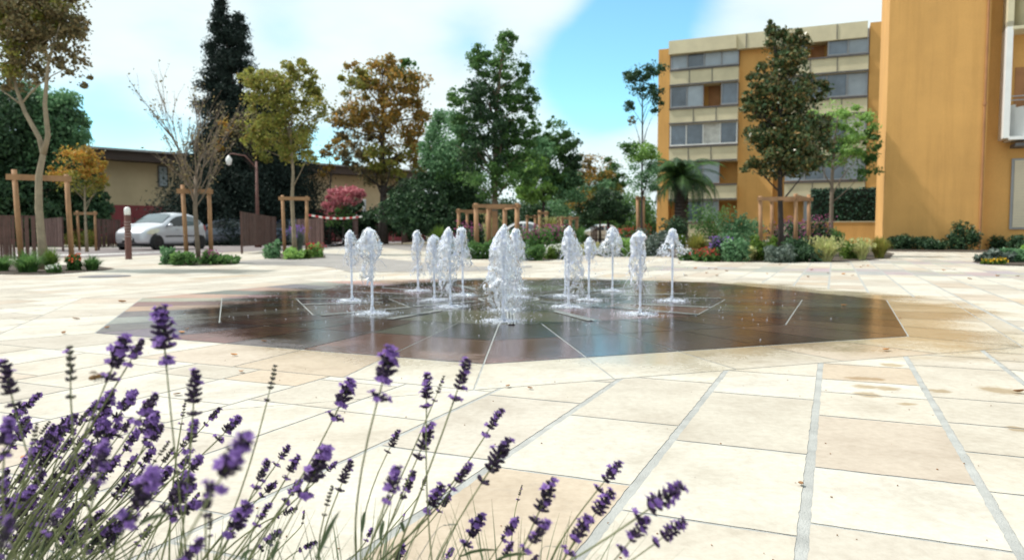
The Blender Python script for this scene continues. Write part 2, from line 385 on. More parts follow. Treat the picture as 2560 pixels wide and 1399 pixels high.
M_path = mat('pale_pavement', (.52, .47, .40), .85, .12, 2)
sheet('far_pavement', [gp(-700, 622), gp(200, 621), gp(440, 616), gp(760, 606), gp(1050, 598.5), gp(1000, 596.5), gp(700, 602), gp(420, 609.5), gp(200, 613), gp(-700, 615)], .006, M_path)
M_verge = mat('verge_grass', (.17, .16, .06), .95, .5, 1.3, bump=.5, bscale=30)
sheet('verge', [gp(-700, 615), gp(200, 613), gp(420, 609.5), gp(700, 602), gp(1000, 596.5), gp(1000, 592), gp(-700, 592)], .003, M_verge)
sheet('car_park', [gp(1100, 603), gp(1700, 603), gp(1660, 590.5), gp(1100, 590.5)], .003, mat('car_park_asphalt', (.3, .29, .28), .85, .15, 1))
M_soil = mat('soil', (.055, .04, .028), .95, .5, 8, bump=.8, bscale=40)
for pts in (((-160, 684), (0, 686), (120, 687), (250, 677), (285, 672), (230, 664), (90, 662), (-160, 664)),
            ((410, 660), (480, 665), (590, 661), (598, 655), (520, 648), (420, 652)),
            ((662, 645), (730, 649), (815, 645), (810, 637), (740, 631), (670, 636)),
            ((1150, 628), (1165, 640), (1210, 648), (1300, 652), (1385, 650), (1430, 643), (1420, 620), (1310, 607), (1180, 608)),
            ((1655, 636), (1700, 648), (1790, 654.5), (2000, 656), (2150, 652), (2225, 645), (2235, 634), (2120, 615), (1900, 606), (1680, 607)),
            ((1440, 632), (1490, 639), (1600, 642), (1690, 638), (1700, 620), (1590, 608), (1470, 610)),
            ((2190, 628), (2560, 632), (2680, 634), (2680, 616), (2190, 614)),
            ((2428, 655), (2470, 662), (2640, 668), (2760, 668), (2760, 640), (2500, 640))):
    SOILZ = globals().get('SOILZ', .008)+.001; sheet('soil', [gp(*p) for p in pts], SOILZ, M_soil, .25, .05)
mh = gp(262, 691); b_ = MB(); b_.lathe([(.34, .002), (.34, .007), (.30, .008)], 28, (mh.x, mh.y, 0))
tag(b_.build('manhole_cover', mat('iron', (.16, .15, .16), .6, .2, 10, metal=.4)), 'round dark iron manhole cover set in the pale paving', 'manhole cover')
# ================================================================ BUILDINGS
M_orange = wallmat('orange_render', (.64, .35, .11))
M_beige = mat('beige_concrete', (.60, .54, .37), .85, .12, .8, bump=.1, bscale=30)
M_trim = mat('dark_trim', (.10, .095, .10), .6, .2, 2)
M_greymetal = mat('grey_metal', (.30, .31, .33), .5, .1, 2)
M_glass = mat('window_glass', (.10, .13, .17), .08, .5, .7, spec=.9)
M_lightglass = mat('frosted_glazing', (.30, .35, .40), .2, .25, .5, spec=.8)
M_curtain = mat('curtain', (.55, .55, .52), .8, .35, 1.5)
M_white = mat('white_paint', (.75, .75, .74), .5, .06, 2)
M_brick = mat('terracotta_wall', (.36, .17, .07), .8, .2, 1)
def frame(root, u, w, z): return None
def oriented(name, label, cat, A, ang):                # local x runs along the wall, local -y faces the viewer
    return thing(name, label, cat, (A[0], A[1], 0), ang)
AL = -HEAD                                              # buildings share the plaza's grid: local x = EP, local y = EQ
bb = oriented('apartment_building', 'ochre apartment block of five storeys with beige balcony bands, behind the palm', 'building', (11.0, 56), AL)
LN = 14.9
m = MB(); m.box((LN/2, 5.0, 7.0), (LN-1.0, 9, 13.6)); m.box((.42, 4.5, 7.05), (.84, 10.2, 14.1)); m.box((LN-.45, 4.5, 7.25), (.9, 10.2, 14.5)); m.box((6.9, .3, 6.9), (2.4, 1.2, 13.4)); m.box((LN+.8, 7, 6.7), (1.6, 6, 13.4))
m.build('wall', M_orange, bb)
m = MB(); m.box((LN/2-.1, .1, 14.05), (LN-1.9, 1.9, 1.05)); m.box((3.2, -.35, 14.02), (4.7, 1.6, .95)); rb = m.build('roof_band', M_beige, bb)
for x in (1.2, 3.6, 6.2, 9.4, 12.0): m = MB(); m.box((x, -.87, 14.05), (.05, .04, 1.0)); m.build('joint_strip', M_trim, rb)
for side, (u0, u1) in enumerate(((.9, 5.7), (8.9, 13.95))):
    w = u1-u0; uc = (u0+u1)/2
    for fl_ in range(5):
        zt = 12.36-2.76*fl_; zt = max(zt, 1.3)
        m = MB(); m.box((uc, -.75, zt-.45), (w, .14, .95)); m.box((u0+.07, -.2, zt-.45), (.14, .96, .95)); m.box((u1-.07, -.2, zt-.45), (.14, .96, .95)); m.box((uc, -.25, zt-.98), (w, 1.1, .14))
        bal = m.build('balcony', M_beige, bb)
        m = MB()
        for j in range(1, 3): m.box((u0+w*j/3+(.12 if fl_ % 2 else -.2), -.835, zt-.45), (.05, .03, .9))
        m.box((uc, -.845, zt+.06), (w+.05, .12, .09)); m.box((uc, -.845, zt-.98), (w+.04, .1, .10))
        m.build('rail', M_trim, bal)
        zc = zt+.95; hh = 1.55
        if (side, fl_) in ((0, 0), (0, 2), (1, 1), (1, 3)): span = [(0, 4)]
        elif (side, fl_) in ((0, 1), (1, 0), (1, 2)): span = [(0, 2) if side == 0 else (2, 4), (3, 4) if side == 0 else (0, 1)]
        else: span = [(1, 3)]
        for s0, s1 in span:
            a, b = u0+w*s0/4, u0+w*s1/4; m = MB(); n_ = (s1-s0)
            fr = MB(); fr.box(((a+b)/2, -.62, zc+hh/2), (b-a, .1, .09)); fr.box(((a+b)/2, -.62, zc-hh/2+.05), (b-a, .1, .09))
            for j in range(n_+1): fr.box((min(max(a+(b-a)*j/n_, a+.05), b-.05), -.62, zc), (.08, .09, hh-.1))
            win = fr.build('window', M_white if (side, fl_) == (0, 2) else M_greymetal, bb)
            for j in range(n_): m.box((a+(b-a)*(j+.5)/n_, -.58, zc), ((b-a)/n_-.1, .03, hh-.12), mi=(j*7+fl_*3+side) % 3)
            m.build('glazing', [M_lightglass, M_glass, M_lightglass] if fl_ == 0 else ([M_glass, M_glass, M_curtain] if fl_ == 2 else [M_glass, M_lightglass, M_glass]), win)
        if len(span) == 2:
            m = MB(); m.box((u0+w*(.62 if side == 0 else .38), .46, zc-.1), (.8, .1, 1.9)); m.build('door', M_brick, bb)
m = MB(); m.box((LN+.95, 3.95, 12.3), (.5, .12, 1.9)); m.build('window', M_greymetal, bb)

gb = oriented('gable_building', 'tall ochre rendered block with blank end wall and white curved balconies', 'building', (14.95, 30), AL)
m = MB(); m.box((1.72, 3.2, 7.5), (3.44, 6.4, 15)); m.box((8.2, 3.7, 7.5), (9.52, 6.1, 15)); m.build('wall', M_orange, gb)
m = MB(); m.tube([(3.34, -.05, 0), (3.34, -.05, 15)], .045, 8); m.tube([(3.34, -.05, 5.5), (3.34, -.05, 5.62)], .07, 8); m.build('drainpipe', M_brick, gb)
for bi, zb in enumerate((4.25, 8.3)):
    m = MB(); pts = []
    for j in range(13):
        t = j/12; x = 4.15+2.6*t; y = .66-1.0*math.sin(math.pi*min(1, t*1.5+.05)/1.0 if t < .3 else math.pi/2); pts.append((x, y))
    for j in range(12):
        (xa, ya), (xb, yb) = pts[j], pts[j+1]; top = zb+1.25-.35*math.sin(math.pi*min(1, j/9.))
        m.add([(xa, ya, zb), (xb, yb, zb), (xb, yb, top), (xa, ya, top), (xa, ya+.12, zb), (xb, yb+.12, zb), (xb, yb+.12, top), (xa, ya+.12, top)], [(0, 1, 2, 3), (5, 4, 7, 6), (3, 2, 6, 7), (1, 0, 4, 5)])
    m.box((5.4, .2, zb-.06), (2.6, 1.1, .12)); m.box((4.02, .24, zb+2.1 if bi == 0 else zb+3), (.2, 1.1, 4.3 if bi == 0 else 6))
    bal = m.build('balcony', M_white if bi == 0 else M_beige, gb)
    m = MB()
    for z in (1.35, 1.5): m.tube([(4.15, -.2, zb+z), (6.7, -.2, zb+z)], .02, 6)
    for x in (4.6, 5.2, 5.8): m.tube([(x, -.2, zb+1.0), (x, -.2, zb+1.5)], .015, 6)
    m.build('railing', M_greymetal, bal)
    m = MB(); m.box((5.5, .64, zb+1.7), (2.2, .05, 2.0), mi=0); m.box((5.3, .60, zb+1.35), (.9, .05, 2.2), mi=1); m.build('balcony_door', [M_brick, M_glass], gb)
m = MB(); m.box((5.35, .63, 2.15), (1.9, .1, 2.7)); sh = m.build('window', M_greymetal, gb)
m = MB()
for j in range(24): m.box((5.35, .565, .92+j*.107), (1.72, .035, .10))
m.build('roller_shutter', mat('shutter_beige', (.60, .53, .40), .6, .06, 2), sh)
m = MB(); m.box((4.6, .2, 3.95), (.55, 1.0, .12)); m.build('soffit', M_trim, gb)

lw = oriented('boundary_wall', 'low ochre rendered wall between the two apartment blocks', 'wall', (16.2, 40), AL)
m = MB(); m.box((1.9, .15, .62), (4.0, .3, 1.24)); m.build('wall_panel', M_orange, lw)
m = MB(); m.box((1.9, .15, 1.26), (4.1, .36, .05)); m.build('coping', M_beige, lw)
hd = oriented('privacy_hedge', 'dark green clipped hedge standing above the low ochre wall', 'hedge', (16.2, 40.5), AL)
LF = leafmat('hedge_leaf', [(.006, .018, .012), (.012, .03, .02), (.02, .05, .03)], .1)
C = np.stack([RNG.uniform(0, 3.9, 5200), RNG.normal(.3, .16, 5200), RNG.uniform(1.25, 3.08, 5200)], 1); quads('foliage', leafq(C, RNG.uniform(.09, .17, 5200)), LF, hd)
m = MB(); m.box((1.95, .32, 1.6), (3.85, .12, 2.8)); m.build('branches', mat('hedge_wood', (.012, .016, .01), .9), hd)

P0, P1 = Vector((255-1280, 1857.5, 0))/1857.5*48, Vector((1060-1280, 1857.5, 0))/1857.5*66
P0.z = P1.z = 0; dv = (P1-P0); ext = dv.normalized(); P00 = P0-ext*30; LL = (P1-P00).length
hs = thing('school_building', 'long low beige building with dark flat roof and crimson base wall', 'building', P00, math.atan2(ext.y, ext.x))
m = MB(); m.box((LL/2, 5, 4.0), (LL, 10, 3.0)); m.build('wall', mat('beige_render', (.47, .38, .25), .9, .12, .5), hs)
m = MB(); m.box((LL/2, 4.97, 1.25), (LL+.1, 10.1, 2.5)); m.build('base_wall', mat('crimson_render', (.22, .045, .055), .85, .15, .6), hs)
m = MB(); m.box((LL/2, 4.4, 5.62), (LL+1.6, 11.6, .6)); rf = m.build('roof', mat('dark_fascia', (.045, .03, .026), .7, .2, .5), hs)
m = MB(); m.box((LL/2, 4.3, 5.95), (LL+2, 12, .12)); m.build('roof_edge', M_greymetal, rf)
for x, w, z, h in ((33.9, .5, 4.5, 1.3), (9, 2, 4, 1.4), (15, 2, 4, 1.4), (22, 2, 4, 1.4), (55.5, .9, 3.9, 2.2), (57.5, 1.4, 3.4, 1.5), (61, 1.6, 3.9, 1.5)):
    m = MB(); m.box((x, -.03, z), (w+.16, .12, h+.16)); wn = m.build('window', M_trim, hs); m = MB()
    m.box((x-w*.25, -.10, z), (w*.46, .03, h)); m.box((x+w*.25, -.10, z), (w*.46, .03, h)); m.build('pane', M_lightglass, wn)
for x in (53.4, 54.3): m = MB(); m.box((x, -.25, 4.0), (.35, .35, 3.2)); m.build('column', M_trim, hs)
# ================================================================ TREES
M_bark = mat('bark', (.17, .13, .095), .9, .3, 7, bump=.6, bscale=40)
M_bark2 = mat('pale_bark', (.26, .21, .145), .85, .3, 6, bump=.5, bscale=30)
M_bark3 = mat('dark_bark', (.05, .04, .035), .9, .3, 7, bump=.6, bscale=40)
M_stake = mat('stake_wood', (.30, .165, .08), .75, .25, 5, bump=.3, bscale=50)
LM = dict(
 olive=leafmat('olive_leaf', [(.05, .06, .015), (.09, .10, .02), (.13, .125, .03), (.10, .07, .02)]),
 brown=leafmat('brown_leaf', [(.05, .038, .02), (.085, .065, .03), (.06, .06, .03), (.12, .085, .04)], .3),
 grn=leafmat('green_leaf', [(.018, .045, .014), (.035, .075, .02), (.055, .10, .03), (.025, .055, .02)]),
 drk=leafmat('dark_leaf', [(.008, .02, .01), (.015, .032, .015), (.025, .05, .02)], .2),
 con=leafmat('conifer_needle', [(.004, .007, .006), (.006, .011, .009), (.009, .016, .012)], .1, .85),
 org=leafmat('orange_leaf', [(.10, .055, .012), (.16, .085, .016), (.07, .065, .02), (.19, .105, .022), (.05, .055, .02), (.12, .09, .02)], .45),
 lit=leafmat('light_leaf', [(.08, .14, .03), (.12, .19, .05), (.09, .15, .06)], .45),
 mag=leafmat('magnolia_leaf', [(.014, .028, .012), (.022, .042, .016), (.05, .04, .014), (.028, .05, .022), (.085, .05, .015)], .12, .3),
 wil=leafmat('willow_leaf', [(.03, .07, .03), (.05, .10, .05), (.08, .14, .07)], .4),
 ylo=leafmat('yellow_leaf', [(.13, .11, .02), (.17, .13, .025), (.19, .10, .02), (.20, .075, .015)], .45),
 pnk=leafmat('pink_blossom', [(.52, .16, .20), (.60, .25, .28), (.45, .12, .15)], .4),
 yg=leafmat('lime_leaf', [(.035, .065, .01), (.055, .085, .014), (.025, .05, .012)], .45), slv=leafmat('silver_leaf', [(.035, .05, .04), (.055, .068, .058), (.03, .045, .032)], .2),
 red=leafmat('red_flower', [(.45, .03, .03), (.55, .06, .04), (.4, .03, .08)], .3), mgt=leafmat('magenta_flower', [(.34, .07, .22), (.42, .12, .28), (.30, .06, .16)], .4),
 oor=leafmat('coral_flower', [(.7, .11, .04), (.75, .16, .06)], .3), wht=leafmat('white_flower', [(.7, .7, .65), (.8, .8, .76)], .3),
 strw=leafmat('straw_blade', [(.30, .27, .13), (.22, .22, .10), (.16, .19, .07)], .4), ywf=leafmat('yellow_flower', [(.75, .42, .02), (.8, .5, .03)], .3),
 vio=leafmat('violet_flower', [(.12, .06, .22), (.18, .1, .3)], .3))
def limb(m, a, b, r0, r1, bend=.15, n=7, rs_=random):
    a, b = Vector(a), Vector(b); L = (b-a).length; k = 6; o = Vector((rs_.uniform(-1, 1), rs_.uniform(-1, 1), rs_.uniform(-.2, .5)))*bend*L; P = []
    for i in range(k): t = i/(k-1); P.append(a.lerp(b, t)+o*math.sin(math.pi*t)*.5)
    m.tube(P, [r0+(r1-r0)*i/(k-1) for i in range(k)], n); return P
def tree(name, label, base, Y, trunk, tr, blobs, leaf, bark=M_bark, seed=1, group=None, cat='tree', clump=.33, up=0., limbs=14, asp=.6):
    """trunk: photo pixels at depth Y from the foot up; blobs: (px, py, rx, ry, leaves, material) in photo pixels; limbs reach into the clumps"""
    rng = np.random.default_rng(seed); rr = random.Random(seed)
    b0 = at(*base, Y); b0.z = 0; root = thing(name, label, cat, b0, 0, group); k = Y/F_PX
    L = lambda p: at(p[0], p[1], Y+(p[2] if len(p) > 2 else 0))-b0
    m = MB(); T = [Vector((0, 0, -.05))]+[L(p) for p in trunk]
    n = len(T); m.tube(T, [tr*(1.25 if i == 0 else 1-.72*i/(n-1)) for i in range(n)], 10)
    Q = []; MI = []; mats = []; cls = []
    for bx, by, rx, ry, cnt, mk in blobs:
        c = np.array(L((bx, by))); ex = np.array([rx*k, rx*k*.85, ry*k]); nc = max(4, int(4+cnt/75))
        d = unit(rng.normal(size=(nc, 3)))*rng.uniform(.15, 1.12, (nc, 1))**.6; cc = c+d*ex; cls.append((cc, cnt))
        cnt = int(cnt*(1.55 if mk == 'org' else 2.1 if mk in ('olive', 'brown') else 3.2)); w = rng.uniform(.4, 1.6, nc); w /= w.sum(); which = rng.choice(nc, cnt, p=w)
        rad = .95*clump*np.mean(ex)*rng.uniform(.45, 1.3, nc)
        off = unit(rng.normal(size=(cnt, 3)))*(rng.uniform(0, 1, (cnt, 1))**.5)*rad[which][:, None]*np.array([1.15, 1.15, .8]); C = cc[which]+off
        nu = int(cnt*.15); C[:nu] = c+unit(rng.normal(size=(nu, 3)))*(rng.uniform(0, 1, (nu, 1))**.45)*ex*1.05; C[:nu] += rng.normal(0, .05, (nu, 3))*ex
        if mk not in mats: mats.append(mk)
        Q.append(leafq(C, leaf*.8*rng.uniform(.6, 1.3, cnt), asp, up, rng)); MI += [mats.index(mk)]*cnt
    alls = np.concatenate([c for c, _ in cls]); rng.shuffle(alls)
    for c in alls[:limbs]:
        c = Vector(c); best = min(range(1, n), key=lambda i: (T[i]-c).length+max(0, T[i].z-c.z)*1.5); a = T[best]; j = max(1, best-1); a = T[j].lerp(T[best], rr.uniform(.2, 1)) if best > 1 else a
        limb(m, a, c, tr*.38*(1-.5*best/n), tr*.05, .18, 6, rr)
    m.build('trunk', bark, root, True)
    quads('crown', np.concatenate(Q), [LM[x] for x in mats], root, MI); return root
def stakes(label, legs, Y, top, group='timber tree stakes of the plaza', bars=True, w=.085, extra=()):
    """timber frame round a young tree: legs are ((px,py) top, (px,py) foot, depth)"""
    b0 = gp(*legs[0][1]); c = at(*legs[0][1], legs[0][2]); root = thing('tree_stake_frame', label, 'tree stakes', (c.x, c.y, 0), 0, group); O = Vector((c.x, c.y, 0)); tops = []
    for tp, ft, d in legs:
        a, b = at(*tp, d)-O, at(*ft, d)-O; b.z = -.02; m = MB(); m.tube([b, a], [w*.55, w*.5], 8); m.build('post', M_stake, root, True); tops.append(a)
    for i in range(len(tops)-1):
        a, b = tops[i].copy(), tops[i+1].copy(); zt = at(0, top, legs[i][2]).z; zb = at(0, top if isinstance(top, (int, float)) else top, legs[i+1][2]).z
        a.z = b.z = min(a.z, b.z)-.08; e = (b-a).normalized()*.1; m = MB(); m.bar(a-e+Vector((0, -w*.5, 0)), b+e+Vector((0, -w*.5, 0)), .035, .10); m.build('crossbar', M_stake, root)
    return root
# nearest staked tree at the left edge, forked trunk
tree('plane_tree', 'tall young tree with pale forked trunk and brownish crown at the left edge', (112, 676), 12.9, [(104, 600), (97, 520), (97, 440), (108, 385), (98, 345), (62, 280), (40, 220), (25, 120)], .075,
     [(20, 60, 120, 110, 2600, 'brown'), (120, 40, 85, 90, 2300, 'brown'), (40, 30, 130, 90, 1500, 'olive'), (150, 120, 70, 60, 520, 'brown'), (190, 175, 40, 40, 260, 'brown'), (60, 190, 70, 40, 500, 'brown'), (-60, 60, 90, 110, 900, 'olive'), (60, -60, 140, 80, 1800, 'brown'), (170, -30, 60, 60, 500, 'olive'), (20, 150, 80, 50, 500, 'olive'), (205, 70, 22, 35, 90, 'brown')], .085, M_bark2, 11, 'young trees held by stakes', limbs=22)
o_ = bpy.data.objects['plane_tree']; m = MB(); O = Vector(o_.location)
P = [at(108, 385, 12.9)-O, at(120, 340, 12.8)-O, at(112, 260, 12.7)-O, at(120, 160, 12.7)-O, at(150, 60, 12.7)-O]; m.tube(P, [.05, .042, .035, .025, .01], 8); m.build('branch', M_bark2, o_, True)
stakes('pair of tall timber stakes with a crossbar around the forked trunk at the left edge', [((35, 424), (55, 676), 13.0), ((166, 436), (181, 664), 13.4)], 13, 445)
# dark willow-like mass at the far left
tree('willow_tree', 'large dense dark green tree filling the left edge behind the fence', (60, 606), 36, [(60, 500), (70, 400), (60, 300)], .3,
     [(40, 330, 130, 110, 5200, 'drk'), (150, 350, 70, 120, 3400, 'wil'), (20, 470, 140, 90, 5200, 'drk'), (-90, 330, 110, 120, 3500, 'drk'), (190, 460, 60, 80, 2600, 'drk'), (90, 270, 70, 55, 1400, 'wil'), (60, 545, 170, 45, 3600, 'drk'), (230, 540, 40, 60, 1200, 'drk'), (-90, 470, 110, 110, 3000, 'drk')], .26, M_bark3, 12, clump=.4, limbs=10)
tree('maple_tree', 'small staked tree with orange and green leaves left of the silver car', (217, 613), 25.5, [(214, 560), (212, 500), (214, 440), (210, 400)], .05,
     [(190, 400, 50, 38, 700, 'ylo'), (235, 420, 38, 45, 700, 'ylo'), (200, 455, 60, 32, 650, 'olive'), (155, 440, 40, 25, 300, 'ylo'), (225, 380, 34, 20, 260, 'org'), (240, 465, 26, 26, 260, 'olive')], .10, M_bark2, 13, 'young trees held by stakes')
stakes('thin low pair of stakes around the small orange tree left of the car', [((193, 527), (199, 622), 27), ((237, 528), (240, 622), 27)], 27, 532, w=.08)
# bare upright tree
def bare_tree():
    Y = 16.0; b0 = at(498, 661, Y); b0.z = 0; root = thing('bare_tree', 'almost leafless young tree with upright twigs, staked behind the car', 'tree', b0, 0, 'young trees held by stakes'); rr = random.Random(5); m = MB(); tips = []
    L = lambda x, y, d=0: at(x, y, Y+d)-b0
    T = [Vector((0, 0, -.05)), L(493, 600), L(488, 520), L(490, 440)]; m.tube(T, [.055, .05, .045, .04], 9)
    def grow(p, d, ln, r, dep):
        q = p+d*ln; mid = p.lerp(q, .5)+Vector((rr.uniform(-1, 1), rr.uniform(-1, 1), 0))*ln*.06; m.tube([p, mid, q], [r, r*.8, r*.6], 5, cap=False); tips.append((mid, dep)); tips.append((q, dep))
        if dep == 0: return
        for i in range(rr.choice((2, 3, 3))):
            e = (d+Vector((rr.uniform(-1, 1), rr.uniform(-1, 1), rr.uniform(.0, .75)))*.42).normalized(); grow(p.lerp(q, rr.uniform(.45, 1)), e, ln*rr.uniform(.62, .9), r*.58, dep-1)
    for i in range(13):
        t = i/12; a = T[2].lerp(T[3], t); an = i*2.4; d = Vector((math.cos(an)*.62-.05, math.sin(an)*.62, .95+.25*t)).normalized(); grow(a, d, rr.uniform(.62, .85)*(1.15 if i > 6 else .85), .017, 3)
    m.build('trunk', M_bark, root, True)
    C = np.array([np.array(t)+RNG.normal(0, .05, 3) for t, dep in tips for _ in range((3 if t.z < 1.9 else 1) if rr.random() < .72 else 0)])
    quads('crown', leafq(C, RNG.uniform(.05, .085, len(C))), [LM['brown']], root)
bare_tree()
stakes('pair of stakes around the leafless tree, in front of the silver car', [((456, 462), (468, 661), 16.0), ((522, 470), (529, 657), 16.2)], 16, 478, w=.09)
# conifer with two spires
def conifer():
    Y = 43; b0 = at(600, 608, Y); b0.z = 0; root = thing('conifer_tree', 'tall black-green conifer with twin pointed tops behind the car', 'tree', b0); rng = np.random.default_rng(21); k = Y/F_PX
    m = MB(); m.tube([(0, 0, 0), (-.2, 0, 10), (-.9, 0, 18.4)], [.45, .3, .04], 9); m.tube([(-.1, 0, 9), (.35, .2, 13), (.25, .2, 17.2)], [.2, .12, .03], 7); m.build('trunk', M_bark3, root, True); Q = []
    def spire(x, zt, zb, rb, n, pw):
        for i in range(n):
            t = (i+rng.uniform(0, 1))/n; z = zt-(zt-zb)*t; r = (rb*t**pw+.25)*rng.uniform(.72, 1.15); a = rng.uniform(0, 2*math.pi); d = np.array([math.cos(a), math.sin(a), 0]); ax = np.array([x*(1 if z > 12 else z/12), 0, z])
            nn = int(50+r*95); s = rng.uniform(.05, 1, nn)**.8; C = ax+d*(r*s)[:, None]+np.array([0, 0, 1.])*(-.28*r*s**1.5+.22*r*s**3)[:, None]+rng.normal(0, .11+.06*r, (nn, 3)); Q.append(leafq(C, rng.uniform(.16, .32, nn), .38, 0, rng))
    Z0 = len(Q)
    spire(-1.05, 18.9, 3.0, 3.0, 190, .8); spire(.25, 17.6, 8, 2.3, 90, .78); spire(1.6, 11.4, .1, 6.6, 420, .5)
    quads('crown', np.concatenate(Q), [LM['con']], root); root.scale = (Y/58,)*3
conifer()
tree('ash_tree', 'olive green staked tree right of the dark conifer', (738, 634), 22.5, [(735, 590), (730, 500), (733, 430), (728, 370), (722, 300)], .075,
     [(680, 230, 75, 55, 1500, 'olive'), (745, 260, 70, 65, 1500, 'olive'), (640, 300, 45, 55, 700, 'olive'), (720, 330, 75, 55, 1300, 'olive'), (660, 195, 40, 25, 380, 'olive'), (770, 215, 40, 40, 420, 'olive'), (735, 180, 45, 35, 520, 'olive'), (790, 245, 26, 28, 160, 'olive'), (640, 350, 40, 40, 300, 'olive'), (745, 390, 50, 30, 320, 'olive'), (820, 270, 20, 18, 60, 'olive')], .12, M_bark2, 14, 'young trees held by stakes', limbs=24)
stakes('pair of stakes around the olive green tree, beside the slatted fence', [((706, 488), (712, 640), 21.6), ((767, 490), (767, 640), 21.8)], 22, 497, w=.095)
tree('street_tree', 'slim tree with sparse brown leaves between conifer and olive tree', (640, 604), 40, [(640, 540), (638, 460), (636, 400)], .10, [(600, 340, 50, 40, 420, 'brown'), (650, 370, 40, 40, 350, 'olive'), (565, 330, 30, 40, 200, 'ylo'), (625, 300, 40, 30, 240, 'brown')], .18, M_bark3, 15)
tree('autumn_tree', 'big tree turning orange behind the long beige building front', (958, 602), 44, [(957, 540), (960, 460), (955, 380), (960, 300), (955, 220)], .26,
     [(960, 190, 70, 45, 1400, 'org'), (895, 205, 48, 42, 750, 'olive'), (1010, 230, 60, 55, 1300, 'org'), (900, 280, 70, 55, 1400, 'org'), (985, 310, 75, 60, 1600, 'org'), (1050, 300, 40, 55, 700, 'org'), (900, 370, 60, 45, 900, 'brown'), (975, 400, 80, 45, 1200, 'olive'), (1040, 390, 50, 45, 800, 'org'), (860, 300, 30, 50, 350, 'brown'), (940, 440, 60, 30, 500, 'brown'), (1020, 180, 30, 28, 300, 'grn'), (880, 165, 24, 16, 150, 'org'), (955, 158, 35, 18, 260, 'org')], .24, M_bark3, 16, limbs=30, clump=.36)
tree('autumn_tree', 'small orange-leaved tree left of the big orange one, above the roof', (822, 603), 42, [(824, 560), (826, 480), (826, 420)], .08, [(826, 385, 28, 40, 380, 'org'), (812, 425, 20, 14, 160, 'org'), (850, 355, 28, 22, 160, 'org')], .2, M_bark3, 17)
tree('plane_tree', 'tall dark green tree rising over the timber frames in mid plaza', (1238, 628), 26, [(1238, 560), (1237, 480), (1238, 380), (1240, 280), (1250, 180), (1262, 110)], .13,
     [(1262, 110, 26, 38, 500, 'grn'), (1195, 150, 30, 45, 480, 'grn'), (1245, 170, 55, 50, 1200, 'grn'), (1305, 180, 25, 50, 450, 'grn'), (1215, 240, 55, 55, 1500, 'drk'), (1285, 260, 45, 60, 1200, 'grn'), (1330, 255, 22, 50, 380, 'grn'), (1160, 270, 40, 45, 800, 'grn'), (1230, 320, 60, 55, 1600, 'drk'), (1290, 340, 50, 40, 900, 'grn'), (1340, 320, 25, 20, 200, 'grn'), (1140, 340, 50, 50, 900, 'wil'), (1200, 390, 60, 40, 900, 'drk'), (1130, 240, 18, 25, 150, 'grn'), (1270, 400, 50, 35, 600, 'grn'), (1240, 440, 95, 45, 1300, 'grn'), (1180, 330, 40, 60, 700, 'grn'), (1310, 400, 50, 50, 800, 'grn')], .12, M_bark, 18, limbs=30)
tree('lime_tree', 'round green tree right of the tall dark one in mid plaza', (1360, 606), 34, [(1360, 560), (1358, 480), (1360, 420)], .10, [(1350, 400, 55, 60, 1700, 'wil'), (1320, 430, 55, 60, 1300, 'lit'), (1420, 470, 50, 45, 1100, 'wil'), (1395, 350, 40, 45, 900, 'grn'), (1420, 400, 38, 70, 1100, 'drk'), (1340, 470, 55, 40, 1100, 'lit'), (1390, 450, 40, 55, 1000, 'grn'), (1330, 330, 25, 30, 260, 'grn'), (1382, 305, 14, 14, 50, 'grn')], .17, M_bark3, 19)
tree('evergreen_tree', 'dark dense evergreen behind the left end of the central flower bed', (1120, 606), 38, [(1120, 520), (1120, 450)], .15, [(1110, 400, 60, 60, 1900, 'wil'), (1105, 330, 42, 55, 1000, 'wil'), (1150, 420, 60, 50, 1300, 'grn'), (1150, 470, 60, 60, 2000, 'drk'), (1075, 470, 55, 60, 1900, 'drk'), (1100, 540, 90, 45, 2600, 'drk'), (1020, 530, 60, 45, 1600, 'drk'), (1190, 530, 50, 45, 1400, 'drk')], .2, M_bark3, 20, clump=.42)
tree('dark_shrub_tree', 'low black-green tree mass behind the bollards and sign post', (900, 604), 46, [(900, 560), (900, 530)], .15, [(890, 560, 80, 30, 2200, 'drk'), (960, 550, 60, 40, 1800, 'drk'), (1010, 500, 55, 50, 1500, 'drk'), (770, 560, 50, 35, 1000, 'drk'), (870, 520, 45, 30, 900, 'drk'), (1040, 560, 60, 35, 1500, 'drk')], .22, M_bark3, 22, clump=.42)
tree('maple_tree', 'small tree with mixed orange and green crown left of the slim sapling', (1500, 603), 48, [(1500, 560), (1498, 480), (1500, 440)], .09, [(1490, 430, 50, 38, 1100, 'org'), (1530, 440, 36, 45, 1000, 'grn'), (1480, 470, 70, 40, 1300, 'wil'), (1455, 420, 30, 35, 450, 'brown'), (1500, 480, 60, 30, 800, 'olive'), (1440, 480, 36, 40, 600, 'olive')], .2, M_bark3, 23)
tree('oak_tree', 'small dark round tree with forked trunk beside the white parked car', (1522, 602), 44, [(1522, 570), (1520, 555), (1515, 530)], .16, [(1500, 520, 42, 30, 1300, 'drk'), (1545, 525, 35, 30, 1000, 'drk'), (1470, 530, 26, 26, 500, 'drk'), (1520, 495, 40, 22, 700, 'drk'), (1455, 505, 26, 30, 450, 'org')], .16, M_bark3, 24, clump=.42)
